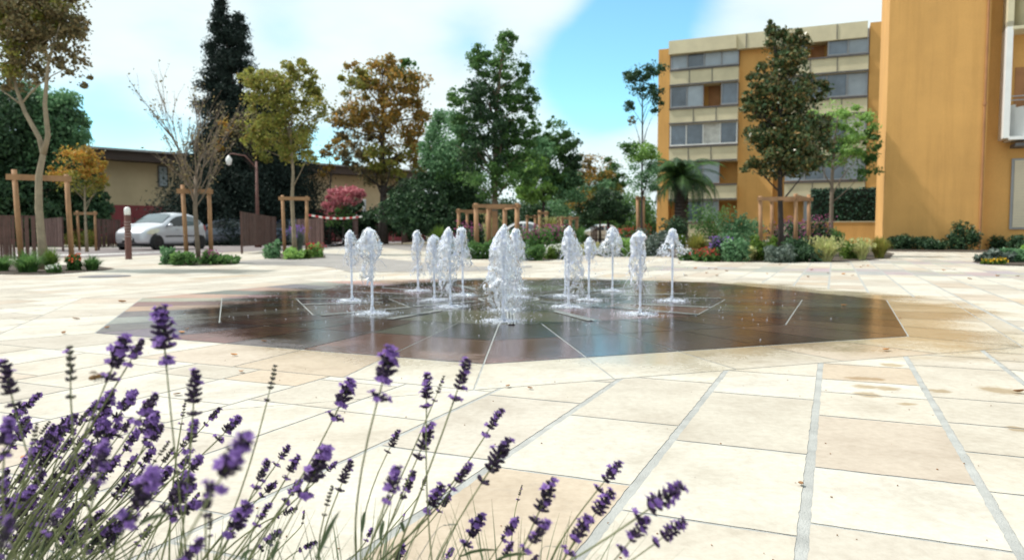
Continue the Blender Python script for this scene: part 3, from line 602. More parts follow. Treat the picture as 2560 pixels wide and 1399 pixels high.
tree('sapling_tree', 'slim tall sapling with separate leaf balls left of the ochre block', (1603, 628), 24, [(1604, 560), (1605, 450), (1606, 340), (1606, 240), (1610, 190)], .045, [(1592, 195, 34, 34, 560, 'drk'), (1640, 175, 24, 25, 260, 'drk'), (1628, 235, 30, 22, 260, 'drk'), (1570, 265, 14, 18, 120, 'drk'), (1578, 305, 16, 16, 70, 'brown'), (1645, 270, 18, 22, 100, 'drk'), (1600, 380, 36, 30, 520, 'lit'), (1575, 375, 24, 28, 300, 'grn'), (1610, 440, 44, 40, 520, 'wil'), (1640, 390, 16, 20, 120, 'lit')], .10, M_bark3, 25, 'young trees held by stakes', limbs=16, clump=.5)
tree('magnolia_tree', 'dark glossy magnolia with pointed crown in front of the balconies', (1952, 640), 21, [(1952, 560), (1950, 470), (1952, 380), (1950, 260), (1945, 150), (1925, 85)], .085,
     [(1925, 72, 16, 16, 90, 'mag'), (1950, 115, 42, 45, 650, 'mag'), (2000, 120, 30, 40, 380, 'mag'), (1960, 190, 66, 50, 1200, 'mag'), (1900, 200, 30, 35, 280, 'mag'), (1965, 265, 85, 50, 1500, 'mag'), (2050, 225, 34, 28, 240, 'mag'), (1885, 270, 34, 32, 260, 'mag'), (1975, 340, 90, 50, 1500, 'mag'), (1900, 345, 36, 26, 260, 'mag'), (2050, 330, 40, 40, 420, 'mag'), (1970, 405, 90, 38, 1100, 'mag'), (1890, 415, 30, 24, 180, 'mag'), (2030, 400, 40, 40, 380, 'mag'), (1870, 240, 18, 12, 50, 'mag')], .15, M_bark3, 26, 'young trees held by stakes', limbs=26, asp=.5, clump=.4)
tree('birch_tree', 'airy light green tree between the magnolia and the blank ochre wall', (2078, 622), 30, [(2078, 560), (2080, 450), (2085, 360), (2095, 290)], .10, [(2090, 290, 55, 40, 650, 'lit'), (2150, 310, 42, 45, 520, 'lit'), (2120, 370, 60, 45, 650, 'lit'), (2180, 350, 24, 40, 220, 'grn'), (2150, 420, 40, 30, 240, 'grn'), (2060, 380, 35, 50, 350, 'wil'), (2180, 390, 22, 20, 120, 'grn')], .15, M_bark, 27, limbs=16)
tree('pink_oleander', 'tall oleander covered in pink blossom beside the crimson wall', (858, 604), 40, [(858, 570), (860, 530)], .06, [(868, 490, 40, 26, 900, 'pnk'), (832, 515, 26, 26, 500, 'pnk'), (850, 540, 34, 30, 500, 'grn'), (826, 545, 14, 14, 130, 'pnk'), (890, 480, 22, 14, 260, 'pnk')], .17, M_bark3, 28, cat='shrub')
for i, (l, px, w_, top, mk) in enumerate((('distant dark tree closing the gap behind the central timber frames', 1290, 90, 500, 'drk'), ('distant broad green tree behind the round green tree, at the horizon', 1420, 90, 470, 'wil'), ('distant dark tree behind the white parked car', 1560, 80, 500, 'grn'), ('distant dark tree mass left of the tall mid plaza tree', 1180, 90, 490, 'drk'), ('distant dark tree behind the dark evergreen, over the car park', 1060, 80, 480, 'drk'))):
    tree('distant_tree', l, (px, 599), 72, [(px, 570), (px, 540)], .2, [(px, (top+600)/2, w_, (600-top)/2, 2600, mk), (px-w_*.6, 565, w_*.5, 32, 900, 'drk'), (px+w_*.6, 570, w_*.5, 30, 900, 'drk')], .34, M_bark3, 60+i, 'trees along the horizon', clump=.5, limbs=5)
def palm():
    Y = 40; b0 = at(1702, 612, Y); b0.z = 0; root = thing('palm_tree', 'date palm with drooping fronds in front of the ochre apartment block', 'palm', b0); rng = np.random.default_rng(31); m = MB()
    prof = [(.50, 0), (.42, .5)]+[(.34+.05*(i % 2), .6+.09*i) for i in range(26)]+[(.5, 3.0), (.58, 3.3), (.2, 3.7)]; m.lathe(prof, 14); m.build('trunk', M_bark3, root); Q = []
    for i in range(70):
        a = rng.uniform(0, 2*math.pi); el = rng.uniform(-.1, 1.4); L = rng.uniform(2.2, 3.1); d = np.array([math.cos(a), math.sin(a), 0]); p = np.array([0, 0, 3.5]); e = el; side = np.array([-d[1], d[0], 0]); nseg = 26; st = L/nseg
        for s in range(nseg):
            t = s/nseg; v = d*math.cos(e)+np.array([0, 0, 1])*math.sin(e); q = p+v*st; e -= .062+.035*t; nrm = np.cross(side, v); ll = .48*math.sin(math.pi*min(1, .12+t*.93))**.7
            for sg in (-1, 1):
                tip = p+(side*sg*.8+v*.6-nrm*(-.15)+np.array([0, 0, -.25]))*ll*rng.uniform(.8, 1.1); w = v*.035; Q.append([p-w, p+w, tip+w*.2, tip-w*.2])
            w = side*.02; Q.append([p-w, p+w, q+w, q-w]); p = q
    quads('crown', np.array(Q), [LM['drk'], LM['grn']], root, [(i//80) % 2 for i in range(len(Q))])
palm()
# ================================================================ STREET: fences, bollards, posts, cars
M_corten = mat('corten_steel', (.085, .045, .038), .8, .3, 4, bump=.3, bscale=60)
M_bol = mat('bollard_steel', (.12, .05, .04), .7, .25, 6, bump=.3, bscale=50)
M_lamp = mat('opal_lamp', (.75, .75, .74), .35, .04, 3)
def fence(label, pa, pb, h, gap=.05, floor=.16, seed=1):
    """corten fence panel between two ground points given in photo pixels"""
    rr = random.Random(seed); a, b = gp(*pa), gp(*pb); d = b-a; L = d.length; root = thing('slatted_fence', label, 'fence', a, math.atan2(d.y, d.x), 'rusty slatted fences along the road')
    for x in (0, L): m = MB(); m.box((x, 0, h/2), (.06, .06, h)); m.build('post', M_corten, root)
    m = MB(); x = .06
    while x < L-.06:
        w = rr.choice((.03, .05, .05, .08)); fl_ = floor+rr.choice((0, 0, 0, .02)); m.box((x+w/2, rr.uniform(-.012, .012), (h+fl_)/2), (w, .02, h-fl_-.01)); x += w+rr.choice((.008, .015, gap*.6, gap))
    m.build('slat_panel', M_corten, root)
    m = MB(); m.box((L/2, .03, h-.03), (L, .03, .05)); m.build('rail', M_corten, root); return root
fence('nearest rusty slatted fence, behind the forked tree at the left edge', (-60, 654), (108, 650), 1.05, .06, .02, 1)
fence('rusty slatted fence between the forked tree and the small orange tree', (108, 625), (158, 629), 1.2, .05, .15, 2)
fence('rusty slatted fence end seen just left of the silver car', (247, 626), (300, 624), 1.18, .05, .1, 3)
fence('long rusty slatted fence right of the silver car, left of the olive tree', (605, 634), (690, 622), 1.32, .03, .22, 4)
fence('rusty slatted fence directly right of the olive tree stakes', (744, 619), (808, 622), 1.28, .03, .18, 5)
fence('short rusty slatted fence panel behind the leftmost water jets', (838, 609), (860, 609.5), 1.5, .02, .25, 6)
fence('rusty slatted fence panel behind the third water jet from the left', (1005, 612), (1042, 607), 1.5, .02, .1, 7)
fence('low brown slatted fence at the left end of the central flower bed', (1078, 606), (1122, 606), 1.45, .02, .1, 8)
fence('small brown slatted panel in front of the white parked car', (1478, 611), (1492, 611), 1.1, .01, .05, 9)
def bollard(label, px, ft, tp, r, lamp=True):
    b = gp(px, ft); h = at(px, tp, b.y).z; root = thing('lamp_bollard', label, 'bollard', b, 0, 'brown lamp bollards')
    m = MB(); m.lathe([(r*1.05, 0), (r, .02), (r, h-.22), (r*.9, h-.2)], 14); m.build('post', M_bol, root, True)
    m = MB(); m.lathe([(r*.75, h-.2), (r*.95, h-.19), (r*.95, h-.05), (r*.7, h-.015), (r*.1, h)], 14); m.build('lamp_head', M_lamp, root, True)
    m = MB(); 
    for z in np.arange(.55, h-.35, .07): m.lathe([(r*1.015, z), (r*1.015, z+.018)], 14)
    m.build('slot_band', mat('slot_grey', (.25, .2, .19), .6), root)
bollard('thick reddish brown bollard with white lamp head in front of the silver car', 322, 648, 517, .075)
bollard('tall brown bollard with pale lamp head left of the grey sign post', 889, 611, 537, .16)
bollard('tall brown bollard with pale lamp head right of the grey sign post', 944, 610, 537, .16)
bollard('thin black bollard with small lamp, alone before the dark trees', 983, 605, 568, .09)
def post(name, label, cat, px, ft, tp, r, m_, group=None):
    b = gp(px, ft); h = at(px, tp, b.y).z; root = thing(name, label, cat, b, 0, group); m = MB(); m.tube([(0, 0, 0), (0, 0, h)], r, 10); m.build('pole', m_, root, True); return root, h
r_, h_ = post('sign_post', 'grey metal post with two small sign plates seen from behind', 'sign post', 912, 608, 498, .11, M_greymetal)
m = MB(); m.box((-.35, -.13, 1.25), (.62, .03, .95)); m.build('sign_plate', M_greymetal, r_); m = MB(); m.box((.45, -.13, 1.25), (.62, .03, .95)); m.build('sign_plate', M_greymetal, r_)
r_, h_ = post('thin_post', 'thin brown post right of the last slatted fence, at the car park', 'post', 827, 609, 540, .06, M_bol)
b = at(572, 400, 34); lp = thing('street_lamp', 'old style street lamp with white lantern in front of the conifer', 'street lamp', (b.x+1.25, 34, 0))
m = MB(); m.tube([(0, 0, 0), (0, 0, 3.9)], [.10, .05], 10); m.lathe([(.16, 0), (.14, .5), (.09, .6)], 12); m.tube([(0, 0, 3.6), (-.5, 0, 4.15), (-1.1, 0, 4.25), (-1.25, 0, 4.2)], .03, 8); m.build('pole', M_bol, lp, True)
m = MB(); m.lathe([(.04, 3.72), (.11, 3.78), (.15, 4.0), (.08, 4.1), (.02, 4.18)], 10, (-1.25, 0, 0)); m.build('lantern', M_lamp, lp, True)
# striped barrier tape
a, b = at(770, 537, 27), at(905, 541, 29); m = MB(); n_ = 16
for i in range(n_):
    p, q = a.lerp(b, i/n_), a.lerp(b, (i+1)/n_); s1, s2 = -.10*math.sin(math.pi*i/n_), -.10*math.sin(math.pi*(i+1)/n_)
    m.add([(p.x, p.y, p.z+s1-.035), (q.x, q.y, q.z+s2-.035), (q.x, q.y, q.z+s2+.035), (p.x, p.y, p.z+s1+.035)], [(0, 1, 2, 3)], i % 2)
tag(m.build('barrier_tape', [mat('tape_red', (.5, .06, .07), .5, .05), M_white]), 'red and white barrier tape strung before the crimson wall', 'tape')
# cars ------------------------------------------------------------
M_tyre = mat('tyre', (.018, .018, .018), .85, .2); M_rim = mat('black_rim', (.03, .03, .033), .4, .2)
M_cglass = mat('car_glass', (.10, .13, .145), .06, .3, .8, spec=1); M_dark = mat('black_plastic', (.03, .032, .036), .55, .2)
M_dglass = mat('dark_car_glass', (.015, .016, .018), .08, .3, .8, spec=.5); M_head = mat('headlight_glass', (.62, .62, .50), .15, .15, 8, spec=.9); M_plate = mat('number_plate', (.6, .6, .6), .4, .05); M_taill = mat('tail_lamp', (.35, .02, .02), .2, .1)
def paint(name, c): 
    t = NT(name); t.b.inputs['Base Color'].default_value = (*c, 1); t.b.inputs['Metallic'].default_value = .35; t.b.inputs['Roughness'].default_value = .32; t.b.inputs['Coat Weight'].default_value = .7; t.b.inputs['Coat Roughness'].default_value = .05
    return t.mat
def car(label, loc, rz, pm, scale=(1, 1, 1), group=None):
    root = thing('hatchback_car', label, 'car', loc, rz, group); root.scale = scale
    # stations along x (front = +x): x, sill z, belt z, top z, half width low, half width at top, how strongly the top is glazed
    S = [(1.72, .36, .58, .62, .50, .40), (1.68, .24, .64, .70, .66, .50), (1.50, .20, .72, .82, .76, .62), (1.2, .19, .80, .90, .80, .70), (.86, .19, .86, .965, .81, .74), (.74, .19, .88, 1.00, .815, .73),
         (.45, .19, .895, 1.20, .82, .66), (.12, .19, .905, 1.38, .82, .60), (-.25, .19, .91, 1.455, .82, .58), (-.7, .19, .92, 1.465, .82, .575), (-1.1, .19, .94, 1.42, .82, .57), (-1.42, .20, .95, 1.28, .81, .56), (-1.60, .24, .94, 1.05, .78, .60), (-1.70, .34, .88, .93, .70, .6)]
    def ring(x, zs, zb, zt, w, wt):
        pts = [(w*.86, zs), (w*.97, zs+.06), (w*1.0, zs+(zb-zs)*.35), (w*1.0, zs+(zb-zs)*.7), (w*.96, zb), (w*.96*.5+wt*.5+.02, zb+(zt-zb)*.5), (wt+.01, zb+(zt-zb)*.88), (wt*.82, zt-.008), (wt*.4, zt+.012), (0, zt+.018)]
        return [(x, y, z) for y, z in pts]+[(x, -y, z) for y, z in pts[-2::-1]]
    m = MB(); rg = [ring(*s) for s in S]; k = len(rg[0]); V = [p for r in rg for p in r]
    F = [(i*k+j, i*k+j+1, (i+1)*k+j+1, (i+1)*k+j) for i in range(len(S)-1) for j in range(k-1)]+[(i*k+k-1, i*k, (i+1)*k, (i+1)*k+k-1) for i in range(len(S)-1)]
    F += [tuple(range(k))[::-1], tuple((len(S)-1)*k+j for j in range(k))]; m.add(V, F); body = m.build('body', pm, root, True); sb = body.modifiers.new('smooth', 'SUBSURF'); sb.levels = sb.render_levels = 2
    def lerpS(x):
        for a, b in zip(S, S[1:]):
            if a[0] >= x >= b[0]: t = (a[0]-x)/(a[0]-b[0]); return [u+(v-u)*t for u, v in zip(a, b)]
        return list(S[-1])
    def side(x, z, o=.012):                            # half width of the body at x and height z
        s = lerpS(x); y = np.interp(z, [s[1], s[1]+.06, s[1]+(s[2]-s[1])*.35, s[1]+(s[2]-s[1])*.7, s[2], s[2]+(s[3]-s[2])*.5, s[2]+(s[3]-s[2])*.88, s[3]], [s[4]*.86, s[4]*.97, s[4], s[4], s[4]*.96, s[4]*.48+s[5]*.5+.02, s[5]+.01, s[5]*.82]); return y+o
    def panel(name, outline, sg, mt, o=.012, n=7):      # patch laid over the body side: outline top/bottom per x
        m = MB(); xs = np.linspace(outline[0][0], outline[-1][0], n); P = []
        lo = np.interp(-xs, [-p[0] for p in outline], [p[1] for p in outline]); hi = np.interp(-xs, [-p[0] for p in outline], [p[2] for p in outline])
        for x, a, b in zip(xs, lo, hi):
            for t in np.linspace(0, 1, 5): z = a+(b-a)*t; P.append((x, sg*side(x, z, o), z))
        F = [(i*5+j, i*5+j+1, (i+1)*5+j+1, (i+1)*5+j) for i in range(n-1) for j in range(4)]; m.add(P, F); return m.build(name, mt, root, True)
    for sg in (-1, 1):
        panel('side_window', [(.62, .90, .92), (.3, .92, 1.14), (0, .925, 1.28), (-.42, .935, 1.345)], sg, M_dglass); panel('side_window', [(-.5, .94, 1.345), (-1.0, .96, 1.31), (-1.25, .99, 1.2), (-1.38, 1.06, 1.1)], sg, M_cglass)
        panel('side_trim', [(.7, .50, .55), (-.95, .52, .57)], sg, M_dark, .012)
        hl = panel('headlight', [(1.54, .62, .69), (1.35, .60, .79), (1.1, .66, .83), (.98, .74, .80)], sg, M_head, .014)
        panel('tail_lamp', [(-1.5, .8, 1.0), (-1.66, .62, .95)], sg, M_taill, .012)
        for x in (1.10, -1.20):
            M_ = Matrix.Rotation(math.pi/2, 3, 'X'); m = MB(); m.lathe([(.345, -.012), (.345, .012)], 28, (x, sg*(side(x, .3)-.016), .30), 0, M_); m.build('wheel_arch', M_dark, root)
            m = MB(); m.lathe([(.17, -.09), (.27, -.10), (.29, -.07), (.29, .07), (.27, .10), (.17, .09)], 28, (x, sg*.76, .29), 0, M_); wh = m.build('wheel', M_tyre, root, True)
            m = MB(); m.lathe([(.19, -.085), (.19, .085)], 24, (x, sg*.765, .29), 0, M_)
            for j in range(8): a = j*math.pi/4; m.box((x+.11*math.cos(a), sg*.855, .29+.11*math.sin(a)), (.15, .012, .035), M=Matrix.Rotation(-a, 3, 'Y'))
            m.build('rim', M_rim, wh)
        m = MB(); m.blob((.55, sg*.92, .95), .10, .75, ax=(0, 0, 1)); m.build('mirror', pm, root, True)
        m = MB(); m.box((.05, sg*(side(.05, .78)+.004), .80), (.16, .03, .03)); m.build('door_handle', pm, root)
    def top(name, x0, x1, hw0, hw1, mt, o=.02, n=8):
        m = MB(); P = []
        for x in np.linspace(x0, x1, n):
            s = lerpS(x); hw = hw0+(hw1-hw0)*(x-x0)/(x1-x0)
            for t in np.linspace(-1, 1, 9): y = t*min(hw, s[5]*.93); z = s[3]+.018-.026*(abs(y)/s[5]/.82)**2; P.append((x, y, z+o))
        m.add(P, [(i*9+j, i*9+j+1, (i+1)*9+j+1, (i+1)*9+j) for i in range(n-1) for j in range(8)]); return m.build(name, mt, root, True)
    top('windscreen', .70, .10, .68, .56, M_cglass); top('rear_window', -1.40, -1.58, .5, .54, M_cglass)
    m = MB(); P = []
    for z in np.linspace(.27, .52, 5):
        for t in np.linspace(-1, 1, 11): y = t*(.62-.08*abs(z-.42)/.15); P.append((1.735-.10*abs(t)**2.4-.02*abs(z-.42)/.15, y, z))
    m.add(P, [(i*11+j, i*11+j+1, (i+1)*11+j+1, (i+1)*11+j) for i in range(4) for j in range(10)]); gr = m.build('grille', M_dark, root, True)
    m = MB(); m.box((1.748, .0, .43), (.02, .46, .10)); m.build('number_plate', M_plate, root)
    m = MB(); m.box((1.55, 0, .17), (.2, 1.2, .06)); m.box((-.1, 0, .17), (3.0, 1.3, .08)); m.build('underbody', M_dark, root); return root
fr_, rr_ = Vector((-13.55, 28.3, .004)), Vector((-12.85, 30.53, .004)); hd_ = fr_-rr_; ang = math.atan2(hd_.y, hd_.x); ctr = fr_.lerp(rr_, .5)+Vector((math.cos(ang+math.pi/2), math.sin(ang+math.pi/2), 0))*-.78
cc_ = ctr
car('small silver three-door hatchback car driving towards the left behind the bollard', cc_, ang, paint('silver_paint', (.56, .58, .63)))
def parked(label, px, Y, rz, name, c, sc=1.0, g='cars parked across the road'): p = at(px, 600, Y); car(label, (p.x, Y, .004), rz, paint(name, c), (sc, sc, sc), g)
parked('dark blue-black parked car seen right of the silver hatchback', 548, 40, R(-165), 'dark_paint', (.11, .13, .17), 1.0)
parked('dark blue parked car behind the slatted fence and olive tree', 705, 41, R(-170), 'blue_paint', (.09, .12, .19), 1.0)
parked('white parked car behind the small dark forked tree, right of mid plaza', 1492, 60, R(190), 'white_paint_car', (.6, .61, .62), .95, 'cars in the far car park')
parked('white parked car glimpsed between the timber frames of the central bed', 1290, 52, R(182), 'white_car_paint', (.62, .62, .62), 1.0, 'cars in the far car park')
# ================================================================ PLANTED BEDS
def plant(label, px, py, wpx, hpx, kind, fl=None, leaf='grn', name=None, cat='shrub', group=None, n=700, seed=None, lean=0):
    n = int(n*1.9); b = gp(px, py); k = b.y/F_PX; w, h = wpx*k/2*1.12, hpx*k*1.12; seed = seed or int(px*7+py); rng = np.random.default_rng(seed)
    nm = name or {'bush': 'shrub', 'flower': 'flowering_plant', 'grass': 'ornamental_grass', 'spike': 'spiky_plant'}[kind]
    root = thing(nm, label, cat if kind in ('bush',) else {'flower': 'flowers', 'grass': 'grass tuft', 'spike': 'plant'}[kind], b, 0, group); ls = .06+.0022*b.y
    if kind == 'grass':
        quads('blades', blades((0, 0, 0), int(n*.45), h*1.15, w, .006+.0006*b.y, .9, rng, r0=w*.3), LM[leaf], root)
        if fl: C = np.stack([rng.normal(0, w*.5, 120), rng.normal(0, w*.5, 120), rng.uniform(.6, 1.05, 120)*h], 1); quads('plumes', leafq(C, ls*1.1, .25, 1.5, rng), LM[fl], root)
        return root
    if kind == 'spike':
        quads('leaves', blades((0, 0, 0), int(n*.2), h, w*.8, .02+.0008*b.y, .25, rng, r0=w*.3), LM[leaf], root); return root
    nc = 14; cc = np.stack([rng.uniform(-.75, .75, nc)*w, rng.uniform(-.75, .75, nc)*w, rng.uniform(.25, .8, nc)*h], 1); wh = rng.integers(0, nc, n)
    C = cc[wh]+unit(rng.normal(size=(n, 3)))*(rng.uniform(0, 1, (n, 1))**.5)*np.array([w*.42, w*.42, h*.3]); nb = n//4; C[:nb] = np.stack([rng.uniform(-.8, .8, nb)*w, rng.uniform(-.8, .8, nb)*w, rng.uniform(0, .5, nb)*h], 1); C[:, 2] = np.abs(C[:, 2])
    quads('leaves', leafq(C, ls*rng.uniform(.6, 1.3, n), .5, .3, rng), LM[leaf], root)
    m = MB(); rr = random.Random(seed)
    for c in cc[:7]: limb(m, (rr.uniform(-.1, .1)*w, rr.uniform(-.1, .1)*w, -.02), c, .012+.0004*b.y, .004, .15, 5, rr)
    m.build('stems', M_bark, root)
    if fl:
        nf = int(n*.20); T = cc[rng.integers(0, nc, nf)]+np.stack([rng.normal(0, .3, nf)*w, rng.normal(0, .3, nf)*w, rng.uniform(.05, .38, nf)*h], 1); kk = T[:, 2] > h*.42; T = T[kk]
        tag(quads('flowers', leafq(T, ls*.5*rng.uniform(.6, 1.2, len(T)), .9, .2, rng), LM[fl], root), kind='stuff')
    return root
for a in (  # tree pits on the left
 ('dark green grass clump at the foot of the left timber stake', 70, 681, 120, 52, 'grass', None, 'grn'), ('dark low grass clump cut by the left edge of the photo', 5, 678, 80, 40, 'grass', None, 'grn'),
 ('bright green upright grass right of the forked trunk', 128, 678, 56, 56, 'grass', None, 'yg'), ('tiny white flowering tuft at the foot of the forked trunk', 134, 683, 26, 18, 'flower', 'wht', 'grn'),
 ('coral red flower head plant beside the right timber stake', 185, 677, 26, 34, 'flower', 'oor', 'grn'), ('arching green grass tuft right of the coral flower', 231, 676, 66, 36, 'grass', None, 'grn'),
 ('pale leafy weed left of the leafless tree stakes', 420, 661, 30, 38, 'bush', None, 'wil'), ('sprawling green weed at the left stake of the leafless tree', 462, 663, 60, 30, 'bush', None, 'grn'),
 ('low mat of green ground plants right of the leafless trunk', 545, 660, 100, 20, 'bush', None, 'grn'), ('small pinkish flowering weed by the right stake of the leafless tree', 527, 661, 40, 32, 'flower', 'mgt', 'grn'),
 ('pale green shrub at the left foot of the olive tree', 680, 646, 38, 40, 'bush', None, 'wil'), ('bright green low shrub under the olive tree trunk', 733, 648, 50, 26, 'bush', None, 'lit'), ('red flowering rose bush right of the olive tree', 790, 644, 34, 34, 'flower', 'red', 'lit'),
 ('small lime green shrub between trunk and right stake of the olive tree', 762, 647, 30, 20, 'bush', None, 'yg'), ('silvery spire plant behind the olive tree trunk', 745, 634, 50, 60, 'grass', 'vio', 'slv'),
 # central bed
 ('lime green upright grass at the left end of the central bed', 1098, 620, 60, 50, 'grass', None, 'yg'), ('deep pink flowering shrub left of the timber frames', 1170, 632, 66, 62, 'flower', 'mgt', 'drk'),
 ('dark green low shrub at the left front of the central bed', 1155, 640, 60, 40, 'bush', None, 'drk'), ('low feathery green shrub at the front of the central bed, left of the main jet', 1200, 647, 74, 42, 'bush', None, 'grn'),
 ('brownish tall grass between the central timber posts', 1225, 628, 50, 80, 'grass', 'strw', 'strw'), ('dark leafy shrub right behind the main jet', 1255, 646, 60, 46, 'bush', None, 'drk'),
 ('bright pink flower cluster right of the main jet', 1310, 636, 40, 46, 'flower', 'mgt', 'grn'), ('large magenta flowering shrub in the middle of the central bed', 1350, 640, 80, 66, 'flower', 'mgt', 'grn'),
 ('yellow green low shrub at the front right of the central bed', 1392, 648, 60, 32, 'flower', 'wht', 'yg'), ('green low shrub in front of the magenta shrub', 1330, 651, 60, 34, 'bush', None, 'grn'), ('purple pink flowering shrub at the right end of the central bed', 1400, 634, 54, 60, 'flower', 'mgt', 'grn'),
 ('tall wispy grass above the magenta shrub', 1375, 624, 60, 70, 'grass', 'strw', 'olive'), ('leafy green shrub filling the back of the central bed', 1280, 622, 80, 50, 'bush', None, 'grn'), ('dark shrub at the back left of the central bed', 1195, 618, 60, 50, 'bush', None, 'drk'),
 # middle bed
 ('dark green spiky plant between the two right beds', 1450, 624, 44, 50, 'spike', None, 'grn'), ('straw yellow low shrub beside the small water jet', 1470, 638, 50, 28, 'bush', None, 'strw'), ('bright green leafy shrub behind the thin right jets', 1555, 641, 44, 40, 'bush', None, 'lit'),
 ('silvery grey shrub left of the thirteenth jet', 1585, 638, 66, 60, 'bush', None, 'slv'), ('silvery grey shrub right of the thirteenth jet', 1640, 640, 60, 56, 'bush', None, 'slv'), ('red flowering shrub below the slim sapling', 1560, 622, 60, 44, 'flower', 'red', 'grn'),
 ('dark low shrub at the front of the middle bed', 1525, 641, 60, 26, 'bush', None, 'drk'), ('crimson flowers at the foot of the slim sapling stakes', 1612, 618, 30, 44, 'flower', 'red', 'grn'),
 # right bed
 ('white flowered low plant at the left tip of the right bed', 1722, 651, 46, 24, 'flower', 'wht', 'grn'), ('lime green upright plant at the left of the right bed', 1703, 632, 34, 40, 'spike', None, 'yg'), ('feathery green grass behind the red flowers of the right bed', 1742, 644, 64, 56, 'grass', None, 'olive'),
 ('left one of two red flower cushions at the front of the right bed', 1752, 653, 34, 26, 'flower', 'red', 'grn'), ('right one of two red flower cushions at the front of the right bed', 1777, 654, 42, 28, 'flower', 'red', 'grn'), ('dark violet tinged shrub behind the red flower cushions', 1805, 650, 54, 46, 'flower', 'vio', 'drk'),
 ('blue green rounded shrub in the right bed, right of the violet one', 1838, 654, 64, 50, 'bush', None, 'wil'), ('large dim green shrub behind the rounded blue green one', 1835, 634, 90, 90, 'bush', None, 'wil'), ('dark shrub at the foot of the palm', 1680, 622, 56, 74, 'bush', None, 'drk'),
 ('tall green shrub right of the palm trunk', 1775, 620, 90, 100, 'bush', None, 'grn'), ('light green clipped ball shrub left of the magnolia trunk', 1909, 652, 52, 56, 'bush', None, 'yg'), ('grey green spreading shrub at the front of the magnolia', 1950, 656, 70, 40, 'bush', None, 'slv'),
 ('dark broad shrub right of the magnolia trunk', 2000, 654, 90, 56, 'bush', None, 'drk'), ('pink flowering tall plants under the magnolia', 1960, 630, 100, 70, 'flower', 'mgt', 'drk'), ('violet pink flowering plants right of the magnolia stakes', 2030, 634, 60, 80, 'flower', 'mgt', 'drk'),
 ('small brownish shrub between ball shrub and blue green shrub', 1878, 652, 40, 34, 'bush', None, 'strw'), ('large pale feather grass at the right front of the right bed', 2062, 654, 90, 54, 'grass', 'strw', 'strw'), ('dark shrub before the low ochre wall', 2070, 630, 60, 52, 'bush', None, 'grn'),
 ('lime green shrub near the right end of the right bed', 2125, 648, 50, 44, 'bush', None, 'yg'), ('pale straw grass near the right end of the right bed', 2155, 650, 50, 46, 'grass', 'strw', 'strw'), ('soft green grass at the right tip of the right bed', 2198, 646, 60, 50, 'grass', None, 'olive'),
 ('blue green shrub between the palm and the magnolia', 1870, 612, 70, 60, 'bush', None, 'wil'),
 # by the ochre wall
 ('dark low shrub at the left foot of the blank ochre wall', 2255, 624, 70, 36, 'bush', None, 'drk'), ('dark low shrub at the middle foot of the blank ochre wall', 2325, 625, 60, 30, 'bush', None, 'drk'), ('dark ragged tall shrub near the drainpipe of the ochre wall', 2402, 625, 70, 64, 'bush', None, 'drk'), ('dark low shrub right of the drainpipe', 2500, 624, 80, 34, 'bush', None, 'drk'), ('dark shrub at the right edge below the roller shutter', 2560, 626, 60, 34, 'bush', None, 'drk'),
 ('grey green low shrub at the left end of the far right bed', 2485, 656, 60, 30, 'bush', None, 'slv'), ('yellow flower patch at the front of the far right bed', 2480, 661, 40, 14, 'flower', 'ywf', 'yg'), ('green shrub in the far right bed', 2530, 656, 60, 30, 'bush', None, 'wil'), ('bright green shrub at the right edge of the far right bed', 2575, 655, 50, 38, 'bush', None, 'lit'),
 # beyond the road
 ('leafy green bush between the fence and the crimson wall, above the silver car', 365, 606, 90, 110, 'bush', None, 'grn'), ('dark climbing bush on the crimson wall left of the silver car', 290, 606, 60, 110, 'bush', None, 'olive'), ('round green bush behind the roof of the silver car', 430, 606, 70, 90, 'bush', None, 'grn'), ('dark hedge bush right of the silver car, under the conifer', 590, 604, 130, 70, 'bush', None, 'drk'),
 ('dull green bush before the crimson wall by the long fence', 690, 604, 60, 90, 'bush', None, 'olive'), ('pale pink flowering bush beside the leafless tree stake', 536, 607, 26, 100, 'flower', 'pnk', 'grn'), ('yellow green weeds in the verge under the small orange tree', 215, 617, 80, 36, 'bush', None, 'olive')):
    plant(*a, n=330 if a[1] < 810 and a[2] > 640 else 900 if a[3] > 50 else 500)
stakes('tall timber frame of four posts in the central bed, behind the main jet', [((1190, 508), (1192, 640), 21.0), ((1293, 508), (1292, 640), 21.0), ((1262, 512), (1262, 620), 23), ((1222, 512), (1222, 620), 23)], 21, 514, w=.13)
stakes('low timber frame left of the tall one in the central bed', [((1147, 522), (1147, 622), 26.5), ((1225, 522), (1225, 622), 26.5)], 26, 525, w=.12)
stakes('low timber post pair behind the left of the central bed', [((1168, 526), (1168, 618), 30), ((1217, 526), (1217, 618), 30)], 30, 530, w=.11)
m = MB(); b_ = at(1237, 640, 21.4); tp_ = at(1237, 528, 21.4).z; m.box((b_.x, 21.4, tp_/2), (.16, .05, tp_)); tag(m.build('trunk_guard', M_stake), 'broad pale wooden trunk guard board in the middle of the timber frame', 'tree guard')
stakes('small distant timber frame of four posts left of the oak', [((1396, 541), (1397, 600), 34), ((1442, 541), (1442, 600), 34), ((1426, 541), (1426, 598), 36), ((1405, 541), (1405, 598), 36)], 34, 546, w=.15)
stakes('distant timber post pair between the central frame and the small one', [((1349, 526), (1350, 600), 32), ((1366, 528), (1366, 600), 32)], 32, 533, w=.14)
stakes('thin distant timber frame right of the tall central frame', [((1318, 538), (1318, 604), 36), ((1338, 538), (1338, 604), 36)], 36, 541, w=.12)
stakes('tall pair of stakes around the slim sapling', [((1594, 490), (1596, 622), 24.2), ((1608, 490), (1608, 622), 24.4)], 24, 500, w=.11)
